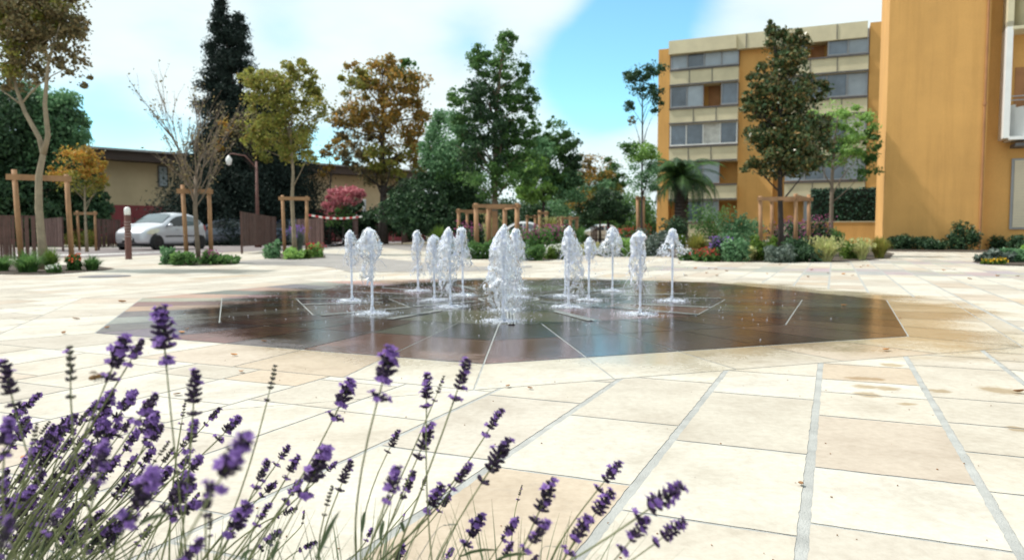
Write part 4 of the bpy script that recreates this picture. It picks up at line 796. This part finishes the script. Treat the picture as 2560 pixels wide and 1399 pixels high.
stakes('timber frame of four posts around the magnolia trunk', [((1901, 490), (1902, 640), 20.5), ((1989, 484), (1990, 645), 20.2), ((2022, 486), (2022, 640), 22), ((1930, 494), (1930, 635), 22.5)], 20, 492, w=.11)
# ================================================================ WATER JETS
def water_mat(name, clear, foam, bscale, fs=(55, 55, 55)):
    t = NT(name); nt = t.nt; nt.nodes.remove(t.b); g = t.n('ShaderNodeNewGeometry')
    gl = t.n('ShaderNodeBsdfGlass'); gl.inputs['IOR'].default_value = 1.33; gl.inputs['Roughness'].default_value = .0; gl.inputs['Color'].default_value = (.98, .99, 1, 1)
    bm = t.n('ShaderNodeBump'); bm.inputs['Strength'].default_value = .55; bm.inputs['Distance'].default_value = .006; t.l(t.noise(bscale, 3, .6), bm.inputs['Height']); t.l(bm.outputs[0], gl.inputs['Normal'])
    tr = t.n('ShaderNodeBsdfTransparent'); tr.inputs[0].default_value = (.97, .98, 1, 1)
    m1 = t.n('ShaderNodeMixShader'); m1.inputs[0].default_value = clear; t.l(gl.outputs[0], m1.inputs[1]); t.l(tr.outputs[0], m1.inputs[2])
    df = t.n('ShaderNodeBsdfPrincipled'); df.inputs['Roughness'].default_value = .12; df.inputs['Specular IOR Level'].default_value = .8; t.l(bm.outputs[0], df.inputs['Normal'])
    t.l(t.ramp(t.noise(26, 3, .6), ((.40, (.92, .94, .98)), (.60, (.82, .87, 1.0)), (.72, (.56, .6, 1.0)))), df.inputs['Base Color'])
    tl = t.n('ShaderNodeBsdfTranslucent'); tl.inputs[0].default_value = (.88, .92, 1, 1); m0 = t.n('ShaderNodeMixShader'); m0.inputs[0].default_value = .45; t.l(df.outputs[0], m0.inputs[1]); t.l(tl.outputs[0], m0.inputs[2])
    m2 = t.n('ShaderNodeMixShader'); mp = t.n('ShaderNodeMapping'); mp.inputs['Scale'].default_value = fs; t.l(t.n('ShaderNodeTexCoord').outputs['Object'], mp.inputs[0]); t.l(t.rng(t.noise(1., 5, .68, mp.outputs[0]), *foam), m2.inputs[0]); t.l(m1.outputs[0], m2.inputs[1]); t.l(m0.outputs[0], m2.inputs[2]); t.l(m2.outputs[0], t.out.inputs[0])
    return t.mat
M_sheet = water_mat('water_sheet', .55, (.465, .55, .03, .97), 42, (26, 26, 12))
M_core = water_mat('water_column', .35, (.38, .5, .35, 1.), 90, (60, 60, 25))
M_foam = water_mat('water_foam', .6, (.42, .6, .05, 1.), 150, (70, 70, 70))
M_drop = water_mat('water_drop', .25, (.3, .6, .45, .95), 60)
JETS = [
 ('leftmost jet of the fountain, short glassy head on a thin stream', 880, 752, [(577, 870, 881), (583, 866, 885), (595, 863, 890), (605, 862, 892), (622, 863, 893), (640, 866, 898), (652, 868, 897), (664, 873, 887)]),
 ('second jet from the left, broad bulging head leaning left below', 931, 783, [(570, 918, 926), (577, 911, 936), (590, 903, 944), (605, 899, 950), (622, 897, 950), (638, 904, 948), (650, 910, 942), (668, 906, 938), (690, 903, 934), (702, 909, 918)]),
 ('slim pale jet with twisted head, third from the left at the back', 1045, 727, [(576, 1036, 1049), (590, 1032, 1052), (606, 1034, 1060), (622, 1030, 1052), (645, 1032, 1052), (658, 1038, 1051), (672, 1036, 1057), (688, 1031, 1060)]),
 ('low jet with frothy rounded top, left of the tall conical one', 1086, 750, [(588, 1078, 1089), (600, 1072, 1097), (620, 1069, 1096), (650, 1066, 1098), (680, 1072, 1100), (702, 1079, 1098)]),
 ('tall conical jet left of centre with wide clear skirt', 1126, 767, [(569, 1117, 1127), (585, 1111, 1133), (605, 1105, 1140), (625, 1098, 1142), (650, 1096, 1146), (680, 1096, 1140), (705, 1098, 1135), (728, 1101, 1118)]),
 ('slender jet close behind the tall conical one, skirt flaring right', 1157, 738, [(569, 1144, 1163), (590, 1140, 1165), (620, 1141, 1168), (650, 1147, 1177), (660, 1152, 1181), (668, 1162, 1172)]),
 ('largest jet of the fountain, tall bell of water at the front centre', 1258, 803, [(562, 1257, 1267), (575, 1250, 1270), (595, 1240, 1276), (620, 1230, 1280), (640, 1227, 1284), (665, 1228, 1288), (690, 1226, 1294), (715, 1216, 1294), (740, 1221, 1292), (760, 1234, 1288), (778, 1245, 1278)]),
 ('frothy jet right behind the largest front jet', 1290, 742, [(572, 1284, 1297), (590, 1276, 1302), (610, 1270, 1308), (640, 1275, 1310), (656, 1290, 1313)]),
 ('inner jet swallowed in the bell of the largest front jet', 1265, 775, [(604, 1258, 1276), (630, 1248, 1288), (670, 1244, 1296), (700, 1240, 1302), (722, 1236, 1300)]),
 ('farthest jet of the fountain, mostly hidden by the frothy one', 1296, 722, [(588, 1284, 1294), (610, 1279, 1300), (640, 1280, 1302)]),
 ('thin jet tight against the left side of the tall right-hand cone', 1413, 740, [(592, 1408, 1420), (612, 1405, 1426), (640, 1408, 1424)]),
 ('tall white cone-shaped jet right of centre with wide trailing skirt', 1421, 767, [(566, 1418, 1429), (580, 1412, 1434), (600, 1410, 1441), (625, 1412, 1452), (650, 1414, 1456), (680, 1416, 1456), (710, 1420, 1458), (738, 1428, 1455)]),
 ('lowest jet of the fountain, small rounded head right of the tall cone', 1472, 750, [(594, 1468, 1477), (605, 1463, 1484), (620, 1461, 1490), (635, 1464, 1488), (650, 1466, 1482)]),
 ('jet with umbrella shaped head on a thin bare stream, at the back right', 1531, 727, [(568, 1525, 1539), (582, 1518, 1545), (600, 1512, 1552), (618, 1501, 1550), (632, 1498, 1549), (642, 1514, 1556)]),
 ('front right jet with jagged crown and long clear sleeve', 1600, 785, [(578, 1592, 1608), (592, 1580, 1618), (602, 1579, 1611), (625, 1582, 1610), (650, 1576, 1612), (675, 1574, 1612), (700, 1576, 1605), (722, 1578, 1591)]),
 ('rightmost jet of the fountain, white head over a flaring water hat', 1680, 752, [(573, 1673, 1689), (590, 1668, 1694), (608, 1664, 1697), (620, 1652, 1704), (631, 1647, 1712), (638, 1664, 1692)])]
def nz(x, y, z): return noise.noise(Vector((x, y, z)))
def ball(m, c, r, sq=1.):
    c = Vector(c); v = [c+Vector((x*r, y*r, z*r*sq)) for x, y, z in ((1, 0, 0), (-1, 0, 0), (0, 1, 0), (0, -1, 0), (0, 0, 1), (0, 0, -1))]
    m.add(v, [(0, 2, 4), (2, 1, 4), (1, 3, 4), (3, 0, 4), (2, 0, 5), (1, 2, 5), (3, 1, 5), (0, 3, 5)])
for ji, (lab, bx, by, S) in enumerate(JETS):
    b = gp(bx, by, .004); Y = b.y; rr = random.Random(100+ji); root = thing('water_jet', lab, 'fountain jet', b, 0, 'water jets of the dry fountain')
    rings = []; ys = [s[0] for s in S]; n_ = 52
    for i in range(n_):
        py = ys[0]+(ys[-1]-ys[0])*i/(n_-1); xl = np.interp(py, ys, [s[1] for s in S]); xr = np.interp(py, ys, [s[2] for s in S])
        p = at((xl+xr)/2, py, Y)-b; hw = (xr-xl)/2/F_PX*Y; rings.append((p.x, p.z, hw))
    # falling sheet
    m = MB(); nt_ = 40; P = []; sd = ji*3.7
    for i, (cx_, z, hw) in enumerate(rings):
        tt = i/(n_-1); cap = math.sqrt(min(1, (i+.4)/3.))
        for j in range(nt_):
            a = 2*math.pi*j/nt_; ca, sa = math.cos(a), math.sin(a)
            d = 1+.26*nz(ca*1.4+sd, sa*1.4, z*9)+.26*nz(ca*3+sd, sa*3, z*26)+.16*nz(ca*6, sa*6+sd, z*55)+.10*nz(ca*11, sa*11+sd, z*110)+.35*tt**2*nz(ca*4, sa*4, sd+z*6)
            rag = .05*tt**3*nz(ca*3.5, sa*3.5, sd+5)+.02*(1-tt)**6*nz(ca*3, sa*3, sd+9)
            P.append((cx_+hw*cap*d*ca*1.08, hw*cap*d*sa*.9, z+rag))
    F = [(i*nt_+j, i*nt_+(j+1) % nt_, (i+1)*nt_+(j+1) % nt_, (i+1)*nt_+j) for i in range(n_-1) for j in range(nt_)]+[tuple(range(nt_))[::-1]]
    def torn(f):
        t = f[0]//nt_/n_; p = P[f[0]]; return nz(p[0]*34+sd, p[1]*34, p[2]*15)+.6*nz(p[0]*90, p[1]*90+sd, p[2]*50) > .75-.95*t**1.1
    F = [f for f in F if not (len(f) == 4 and f[0]//nt_ > 6 and torn(f))]
    m.add(P, F); m.build('water_sheet', M_sheet, root, True)
    # loose strands torn off the sheet, falling outwards
    for _ in range(9):
        i = int(rr.triangular(10, n_-1, n_-4)); cx_, z, hw = rings[i]; a = rr.uniform(0, 6.283); o = Vector((math.cos(a), math.sin(a), 0)); q = Vector((cx_, 0, z))+o*hw*.95; v = o*rr.uniform(.15, .8)+Vector((0, 0, rr.uniform(-.3, .5))); m = MB(); pp = []; kk = rr.randint(6, 11)
        for k in range(kk): tt = k*.014; pp.append(q+v*tt+Vector((.004*nz(k*.6, sd, a), .004*nz(k*.6, a, sd), -4.9*tt*tt)))
        pp = [p_ for p_ in pp if p_.z > .01]
        if len(pp) > 2: m.tube(pp, [.0026*(1-.6*k/len(pp))*(1+.5*nz(k*1.3, a, 2)) for k in range(len(pp))], 6); m.build('water_strand', M_drop, root, True)
    # rising column
    m = MB(); top = rings[2]; pts = []; rad = []
    for i in range(40):
        t = i/39; z = top[1]*t*.985; pts.append((top[0]*t**3+.004*nz(z*20, sd, 0)*t, .003*nz(sd, z*20, 1), z)); rad.append((.0085+.0045*t+.016*max(0, t-.72)/.28*(1-max(0, t-.93)/.07*.8))*(1+.28*nz(z*45, sd, 3)))
    m.tube(pts, rad, 10); m.build('water_column', M_core, root, True)
    # droplets thrown off the sheet
    m = MB(); zb = rings[-1][1]
    for _ in range(330):
        i = int(rr.triangular(0, n_-1, n_-1)); cx_, z, hw = rings[i]; a = rr.uniform(0, 6.283); k = hw*rr.uniform(.85, 1.4)+rr.expovariate(1/.032); f = rr.uniform(0, .22)*(rr.random() < .7)
        ball(m, (cx_+k*math.cos(a), k*math.sin(a), max(.01, z-f*1.5+rr.uniform(-.02, .02))), rr.choice((.0014, .0018, .0024, .0032, .0042)))
    for _ in range(160): a = rr.uniform(0, 6.283); k = rr.uniform(.02, .26); ball(m, (k*math.cos(a), k*math.sin(a), rr.expovariate(1/.03)), rr.choice((.0015, .002, .003)))
    tag(m.build('droplets', M_drop, root), kind='stuff')
    # foam ring where the water falls back, and the nozzle plate
    m = MB(); nt_ = 36; prof = [(.012, .035), (.018, .016), (.04, .010), (.07, .009), (.10, .006), (.125, .001)]; P = []
    for i, (r, z) in enumerate(prof):
        for j in range(nt_): a = 2*math.pi*j/nt_; rw = r*(1+.55*nz(math.cos(a)*2+sd, math.sin(a)*2, i*.4)+.3*nz(math.cos(a)*7+sd, math.sin(a)*7, i)); P.append((rw*math.cos(a), rw*math.sin(a), max(-.003, z*(1+2.2*nz(math.cos(a)*6, math.sin(a)*6, r*60+sd)))))
    m.add(P, [(i*nt_+j, i*nt_+(j+1) % nt_, (i+1)*nt_+(j+1) % nt_, (i+1)*nt_+j) for i in range(len(prof)-1) for j in range(nt_)])
    for _ in range(260): a = rr.uniform(0, 6.283); k = min(.27, abs(rr.gauss(.06, .09))); ball(m, (k*math.cos(a), k*math.sin(a), rr.uniform(0, .012)), rr.uniform(.0025, .0065), rr.uniform(.5, 1.3))
    tag(m.build('splash_foam', M_foam, root), kind='stuff')
    m = MB(); m.lathe([(.105, .0), (.105, .004), (.10, .005), (.02, .006)], 28); m.build('nozzle_plate', M_steel, root)
# stray drops lying on the wet floor
m = MB(); rr = random.Random(9)
for _ in range(900):
    a = rr.uniform(0, 6.283); r = abs(rr.gauss(1.5, .75)); ball(m, (CX+r*math.cos(a), CY+r*math.sin(a), .006), rr.uniform(.002, .006), .5)
tag(m.build('spray_drops', M_drop), 'scattered drops of water lying on the dark wet fountain floor', 'water drops', kind='stuff')
# ================================================================ DRY LEAVES
M_dry = mat('dry_leaf', (.22, .11, .045), .8, .4, 30); M_dry2 = mat('orange_dry_leaf', (.45, .20, .06), .8, .3, 30)
def dry_leaf(px, py, s, label, mt=M_dry, seed=0, z=.006):
    rr = random.Random(seed); b = gp(px, py); m = MB(); n_ = 7; V = []; cu = rr.uniform(.25, .8)
    for i in range(n_):
        t = i/(n_-1); w = .30*math.sin(math.pi*t)**.7+.01; y = (t-.5)
        for u in (-1, -.4, .4, 1): V.append((u*w*s, y*s, (abs(u)**1.5*w*cu+(y*y)*cu*1.1)*s))
    m.add(V, [(i*4+j, i*4+j+1, (i+1)*4+j+1, (i+1)*4+j) for i in range(n_-1) for j in range(3)]); o = m.build('dry_leaf', mt, None, True)
    o.location = (b.x, b.y, z); o.rotation_euler = (rr.uniform(-.2, .2), rr.uniform(-.2, .2), rr.uniform(0, 6.28)); sm = o.modifiers.new('thick', 'SOLIDIFY'); sm.thickness = .0012
    tag(o, label, 'leaf', 'fallen dry leaves')
for i, (px, py, s, l, q) in enumerate(((305, 757, .075, 'curled brown leaf on the pale border left of the fountain', 0), (190, 798, .06, 'flat brown leaf on the pale slabs at the far left', 0), (160, 835, .04, 'small brown leaf left of the fountain corner', 0), (455, 833, .06, 'orange leaf lying on the dark fountain edge at the left', 1), (468, 824, .03, 'tiny orange leaf above the larger one on the fountain edge', 1), (268, 821, .04, 'greenish brown curled leaf on the dark fountain corner', 0), (585, 890, .035, 'small tan leaf on the pale border below the fountain', 1), (603, 931, .035, 'reddish leaf on the pale slab behind the green lavender bud', 1), (443, 988, .035, 'dark leaf on the pale slab among the lavender tips', 0), (2215, 877, .055, 'pale brown leaf on the border at the right of the fountain', 1), (2110, 765, .05, 'green brown leaf on the wet floor at the right', 1), (1270, 968, .03, 'tiny brown leaf at the border corner in front of the main jet', 0), (1325, 973, .025, 'tiny dark leaf right of the border corner', 0), (2250, 797, .035, 'dark leaf on the tan wet border at the right', 0), (60, 1146, .02, 'red petal scrap on the slabs behind the left lavender', 1), (2548, 983, .04, 'brown leaf in the wide joint at the right edge', 0), (2002, 1213, .02, 'dark crumb of leaf in the wide joint at the lower right', 0), (660, 855, .03, 'small tan leaf on the wet dark floor at the left', 1))):
    dry_leaf(px, py, s, l, M_dry2 if q else M_dry, i)
rr = random.Random(77)
for i in range(26):
    px = rr.uniform(1690, 2560); py = rr.uniform(655, 690)+(px-1700)*.012
    dry_leaf(px, py, rr.uniform(.05, .085), 'small dry leaf scattered on the paving in front of the right flower bed', M_dry2 if rr.random() < .5 else M_dry, 200+i)
# specks of grit on the slabs
m = MB()
for i in range(170):
    p = gp(rr.uniform(0, 2560), 740+660*rr.random()**1.5); s = rr.uniform(.001, .003); m.box((p.x, p.y, .002), (s, s*1.6, s*.6), rz=rr.uniform(0, 3))
tag(m.build('grit', M_dry), 'dark specks of grit and plant debris strewn on the slabs', 'grit', kind='stuff')
# ================================================================ LAVENDER
def islmat(name, cols, rough=.6, trans=0.): return leafmat(name, cols, trans, rough)
M_cal = islmat('lavender_calyx', [(.008, .005, .010), (.014, .008, .020), (.022, .013, .032), (.013, .011, .014)], .7, .12)
M_bud = islmat('lavender_bud', [(.025, .022, .025), (.035, .035, .022), (.025, .02, .03)], .8, .12)
M_cor = islmat('lavender_corolla', [(.20, .10, .36), (.27, .15, .46), (.36, .22, .56)], .6, .4)
M_stem = mat('lavender_stem', (.125, .14, .055), .75, .2, 20); M_stem2 = mat('lavender_leaf', (.065, .10, .04), .7, .25, 20)
def spike_mesh(kind, seed):
    rr = random.Random(seed); m = MB(); nw = 8 if kind < 2 else 7; gap = rr.choice((.16, .22)) if kind < 2 else .2
    m.tube([(0, 0, -.02), (0, 0, .9)], [.012, .008], 5, 0)
    for w in range(nw):
        t = w/(nw-1); z = gap*(w > 0)+(1-gap-.1)*t**.92 if w else .02; R_ = (.62+.5*math.sin(math.pi*min(1, .2+.75*t)))*(.75 if kind == 2 else 1); k = int(rr.choice((7, 8, 9))*(1-.3*t)) if kind < 2 else 6
        if w == 0: k = 7
        for j in range(k):
            a = 2*math.pi*(j+rr.uniform(-.25, .25))/k+w*.5; el = rr.uniform(.35, .95)+.35*t; d = Vector((math.cos(a)*math.cos(el), math.sin(a)*math.cos(el), math.sin(el))); ln = .125*rr.uniform(.8, 1.15)*R_*(.9 if kind == 2 else 1); rd = .027*rr.uniform(.85, 1.2)*(.8 if kind == 2 else 1)
            c = Vector((0, 0, z))+d*.012; prof = [(rd*.35, 0), (rd*.9, ln*.3), (rd*1.05, ln*.62), (rd*.75, ln*.9), (rd*.2, ln)]; m.lathe(prof, 6, c, 1, d.to_track_quat('Z', 'Y').to_matrix())
            pb = (.36, .15, .03)[kind]*(1.5 if t > .55 or w == 0 else .7)
            if rr.random() < pb:
                tip = c+d*ln; M_ = d.to_track_quat('Z', 'Y').to_matrix(); s = .07*rr.uniform(.75, 1.25)
                for q in range(5):
                    b = 2*math.pi*q/5+rr.uniform(-.2, .2); e = M_ @ Vector((math.cos(b), math.sin(b), rr.uniform(.1, .6))); f = M_ @ Vector((-math.sin(b), math.cos(b), 0)); o = tip-d*.012
                    m.add([o-f*s*.15, o+e*s*.55-f*s*.38, o+e*s*.95, o+e*s*.55+f*s*.38, o+f*s*.15], [(0, 1, 2, 3, 4)], 2)
                m.lathe([(.012, 0), (.02, .04)], 5, tip-d*.02, 2, M_)
    o = m.build('spike_template', [M_stem, M_bud if kind == 2 else M_cal, M_cor]); me = o.data; bpy.data.objects.remove(o); return me
SPK = {k: [spike_mesh(k, 40+k*10+i) for i in range(4)] for k in range(3)}
HEADS = [(8, 898, 36, 1018, 1, .8), (22, 1045, 10, 1140, 0, .7), (100, 981, 57, 1031, 0, 1.2), (175, 858, 177, 998, 2, .8), (314, 838, 268, 950, 0, .85), (358, 847, 318, 915, 1, .9), (402, 763, 416, 915, 0, .83), (489, 922, 482, 1040, 1, .85), (690, 908, 667, 1005, 2, .95),
 (282, 976, 238, 1052, 0, 1.05), (245, 1000, 214, 1053, 0, 1.1), (338, 977, 290, 1045, 0, 1.05), (392, 983, 340, 1060, 1, .95), (393, 1031, 362, 1108, 0, 1.0), (407, 1062, 366, 1116, 1, 1.05), (345, 1077, 313, 1122, 0, 1.15), (93, 1053, 74, 1142, 2, .9), (137, 1060, 103, 1122, 0, 1.05), (160, 1063, 118, 1116, 1, 1.1), (192, 1034, 148, 1102, 0, 1.05), (272, 1053, 223, 1112, 0, 1.05), (300, 1058, 248, 1112, 1, 1.1), (265, 1098, 238, 1212, 0, .66), (237, 1118, 168, 1168, 0, 1.1), (202, 1138, 138, 1192, 1, 1.1), (217, 1188, 152, 1228, 0, 1.15), (152, 1270, 115, 1338, 0, .75), (30, 1290, -12, 1400, 0, .52), (20, 1195, -8, 1245, 0, 1.0), (22, 1243, -6, 1292, 1, 1.0), (260, 1273, 212, 1322, 1, 1.1), (386, 1170, 318, 1305, 0, .66), (622, 1080, 532, 1228, 0, .58), (551, 1018, 512, 1062, 1, 1.25), (601, 1040, 543, 1100, 0, 1.1), (488, 1048, 469, 1132, 0, 1.0), (464, 998, 453, 1062, 2, 1.15), (473, 1138, 440, 1182, 1, 1.1), (502, 1138, 468, 1192, 0, 1.05), (484, 1190, 408, 1275, 1, .85), (502, 1253, 428, 1292, 0, .95), (520, 1215, 514, 1292, 1, .68), (527, 1278, 524, 1342, 2, .9), (506, 1348, 448, 1412, 0, .75), (622, 1255, 572, 1342, 0, .85), (672, 1148, 636, 1222, 0, 1.0), (724, 1112, 688, 1164, 0, 1.1), (747, 1137, 713, 1198, 0, 1.05), (692, 1203, 652, 1240, 1, 1.2), (676, 1255, 640, 1315, 0, 1.0), (822, 1112, 755, 1240, 0, .9), (843, 1153, 806, 1187, 0, 1.15), (754, 1198, 712, 1255, 0, 1.0), (745, 1268, 690, 1290, 1, 1.2), (881, 948, 832, 1048, 0, 1.0), (981, 866, 944, 1000, 0, .82), (1068, 931, 1066, 1022, 0, .98), (1112, 936, 1084, 1004, 2, 1.02), (1171, 895, 1134, 1002, 0, .95), (998, 1073, 968, 1132, 1, 1.1), (1082, 1054, 1042, 1147, 1, 1.0), (1255, 1020, 1212, 1090, 0, 1.05), (1275, 1095, 1203, 1208, 1, .95), (1178, 1156, 1128, 1224, 0, 1.0), (996, 1164, 964, 1254, 0, .8), (1036, 1176, 1006, 1246, 1, 1.05), (1066, 1188, 1054, 1224, 1, 1.5), (1106, 1208, 1066, 1284, 0, 1.0), (1127, 1234, 1095, 1279, 1, 1.15), (1306, 1210, 1294, 1250, 2, 1.4), (1386, 1193, 1334, 1308, 1, .92), (1372, 1298, 1312, 1378, 0, .82), (1551, 1153, 1492, 1226, 0, 1.0), (1532, 1224, 1472, 1305, 0, .95), (1472, 1288, 1416, 1384, 0, .9), (1708, 1210, 1588, 1296, 0, .82), (1622, 1293, 1552, 1380, 0, .82), (1714, 1298, 1634, 1360, 0, .85), (1207, 1283, 1162, 1364, 0, 1.0), (1294, 1293, 1256, 1350, 0, 1.05), (1282, 1353, 1250, 1405, 0, 1.0), (931, 1318, 914, 1352, 0, 1.3), (1013, 1280, 999, 1320, 2, 1.3), (761, 1273, 756, 1308, 2, 1.4), (879, 1149, 846, 1228, 1, 1.0), (831, 1210, 810, 1290, 2, .95), (792, 1352, 748, 1374, 1, 1.2), (1132, 1368, 1112, 1404, 0, 1.2), (342, 1138, 313, 1174, 0, 1.2), (86, 1213, 38, 1264, 0, 1.0), (702, 1323, 650, 1372, 1, 1.1), (385, 1355, 366, 1405, 2, 1.0), (300, 1330, 250, 1372, 1, 1.1), (1010, 1360, 985, 1410, 1, 1.1), (1345, 1385, 1310, 1430, 1, 1.0), (1222, 1050, 1218, 1052, 1, 0)]
rr = random.Random(55)
for _ in range(84):
    x, y = rr.uniform(-20, 520)*rr.uniform(.45, 1), rr.uniform(1070, 1390); l = rr.uniform(50, 88); HEADS.append((x+l*.6, y-l*.8, x, y, rr.choice((0, 0, 1, 2)), rr.uniform(1.05, 1.3)))
LAV = [('lavender clump at the lower left corner with the densest purple heads', -.74, .98), ('lavender clump left of centre bearing the tallest single purple spike', -.43, .92), ('lavender clump in the middle with long thin stems leaning right', -.24, .98), ('rightmost lavender clump, its purple heads leaning far to the right', -.03, 1.0)]
plants = [thing('lavender_plant', l, 'lavender', (x, y, 0), 0, 'lavender plants in the foreground') for l, x, y in LAV]; stems = [MB() for _ in LAV]; cnt = [0]*4
for hi, (tx, ty, bx, by, k, Y) in enumerate(HEADS):
    if Y <= 0: continue
    Y = Y*1.04; dy = rr.uniform(-.012, .012); tp, bt = at(tx, ty, Y+dy), at(bx, by, Y); d = tp-bt; L = d.length; u = d.normalized()
    xb = bt.x-u.x*bt.z*.62/max(.35, u.z)*.8; pi_ = min(range(4), key=lambda i: abs(LAV[i][1]-xb)+(9 if cnt[i] >= 98 else 0)); cnt[pi_] += 1; pl = plants[pi_]; O = Vector(pl.location)
    o = bpy.data.objects.new('flower_spike', rr.choice(SPK[k])); link(o, pl); q = u.to_track_quat('Z', 'Y') @ Matrix.Rotation(rr.uniform(0, 6.28), 3, 'Z').to_quaternion(); o.rotation_mode = 'QUATERNION'; o.rotation_quaternion = q; o.location = bt-O
    wd = 1.42 if k < 2 else 1.15; o.scale = (L*wd, L*wd, L)
    base = Vector((LAV[pi_][1]+rr.uniform(-.07, .07)+.25*(xb-LAV[pi_][1]), LAV[pi_][2]+rr.uniform(-.06, .06), 0)); c2 = bt-u*(bt.z*.55); c1 = base+Vector((0, 0, .12)); P = []
    for i in range(15): t = i/14; P.append(base*(1-t)**3+c1*3*t*(1-t)**2+c2*3*t*t*(1-t)+bt*t**3-O)
    r = rr.uniform(.0010, .0014); sm_ = MB(); sm_.tube(P, [r*1.35-.5*r*i/14 for i in range(15)], 6); sm_.build('stem', M_stem, pl, True)
for pl, (l, x, y), n_ in zip(plants, LAV, (420, 240, 150, 110)):
    rg = np.random.default_rng(int(abs(x)*1000)); B = blades((0, 0, 0), n_, .20, .16, .0020, .2, rg, 5, .13); quads('leaves', B+np.array([.03, 0, .0]), M_stem2, pl)
# small leaf blades standing free on the stems of the middle clump
for (x0, y0, x1, y1, Y) in ((1150, 1390, 1250, 1340, 1.0), (905, 1330, 912, 1240, .95), (790, 1399, 850, 1230, .8), (600, 1399, 640, 1330, .8), (950, 1350, 960, 1260, .9), (1240, 1399, 1330, 1350, .95), (350, 1310, 430, 1240, .7), (1010, 1330, 1000, 1270, 1.0), (680, 1399, 700, 1310, .85)):
    a, b = at(x0, y0, Y), at(x1, y1, Y); O = Vector(plants[2].location); m = MB(); e = (b-a); s = e.cross(Vector((0, 1, .3))).normalized()*.0028; P = [a+e*t+Vector((0, 0, -.02*t*t)) for t in (0, .3, .6, .85, 1)]; w = (.4, 1, .9, .5, .02)
    V = []; 
    for p, k in zip(P, w): V += [p-s*k-O, p+s*k-O]
    m.add(V, [(i*2, i*2+1, i*2+3, i*2+2) for i in range(4)]); m.build('leaf', M_stem2, plants[2])
# bee
p = at(246, 940, .87); be = thing('bee', 'small brown bee hovering at a lavender head near the left', 'bee', p, R(20)); m = MB(); m.blob((-.0055, 0, -.001), .0034, 1.5, ax=(1, 0, .2)); m.build('abdomen', mat('bee_stripe', (.16, .08, .02), .6, .6, 300), be, True)
m = MB(); m.blob((0, 0, 0), .0032, 1.05, ax=(1, 0, 0)); m.build('thorax', mat('bee_fur', (.20, .11, .035), .9, .4, 400), be, True); m = MB(); m.blob((.0042, 0, -.0006), .0021, 1.); m.build('head', M_dark, be, True)
for sg in (-1, 1): m = MB(); m.add([(0, sg*.001, .003), (-.003, sg*.004, .006), (-.009, sg*.0075, .0065), (-.0085, sg*.003, .0045)], [(0, 1, 2, 3)]); m.build('wing', mat('bee_wing', (.35, .3, .25), .3, .1), be)
for sg in (-1, 1):
    for k in (-.002, 0, .002): m = MB(); m.tube([(k, sg*.002, -.002), (k*1.5, sg*.004, -.004), (k*2, sg*.004, -.0065)], .0004, 4); m.build('leg', M_dark, be)
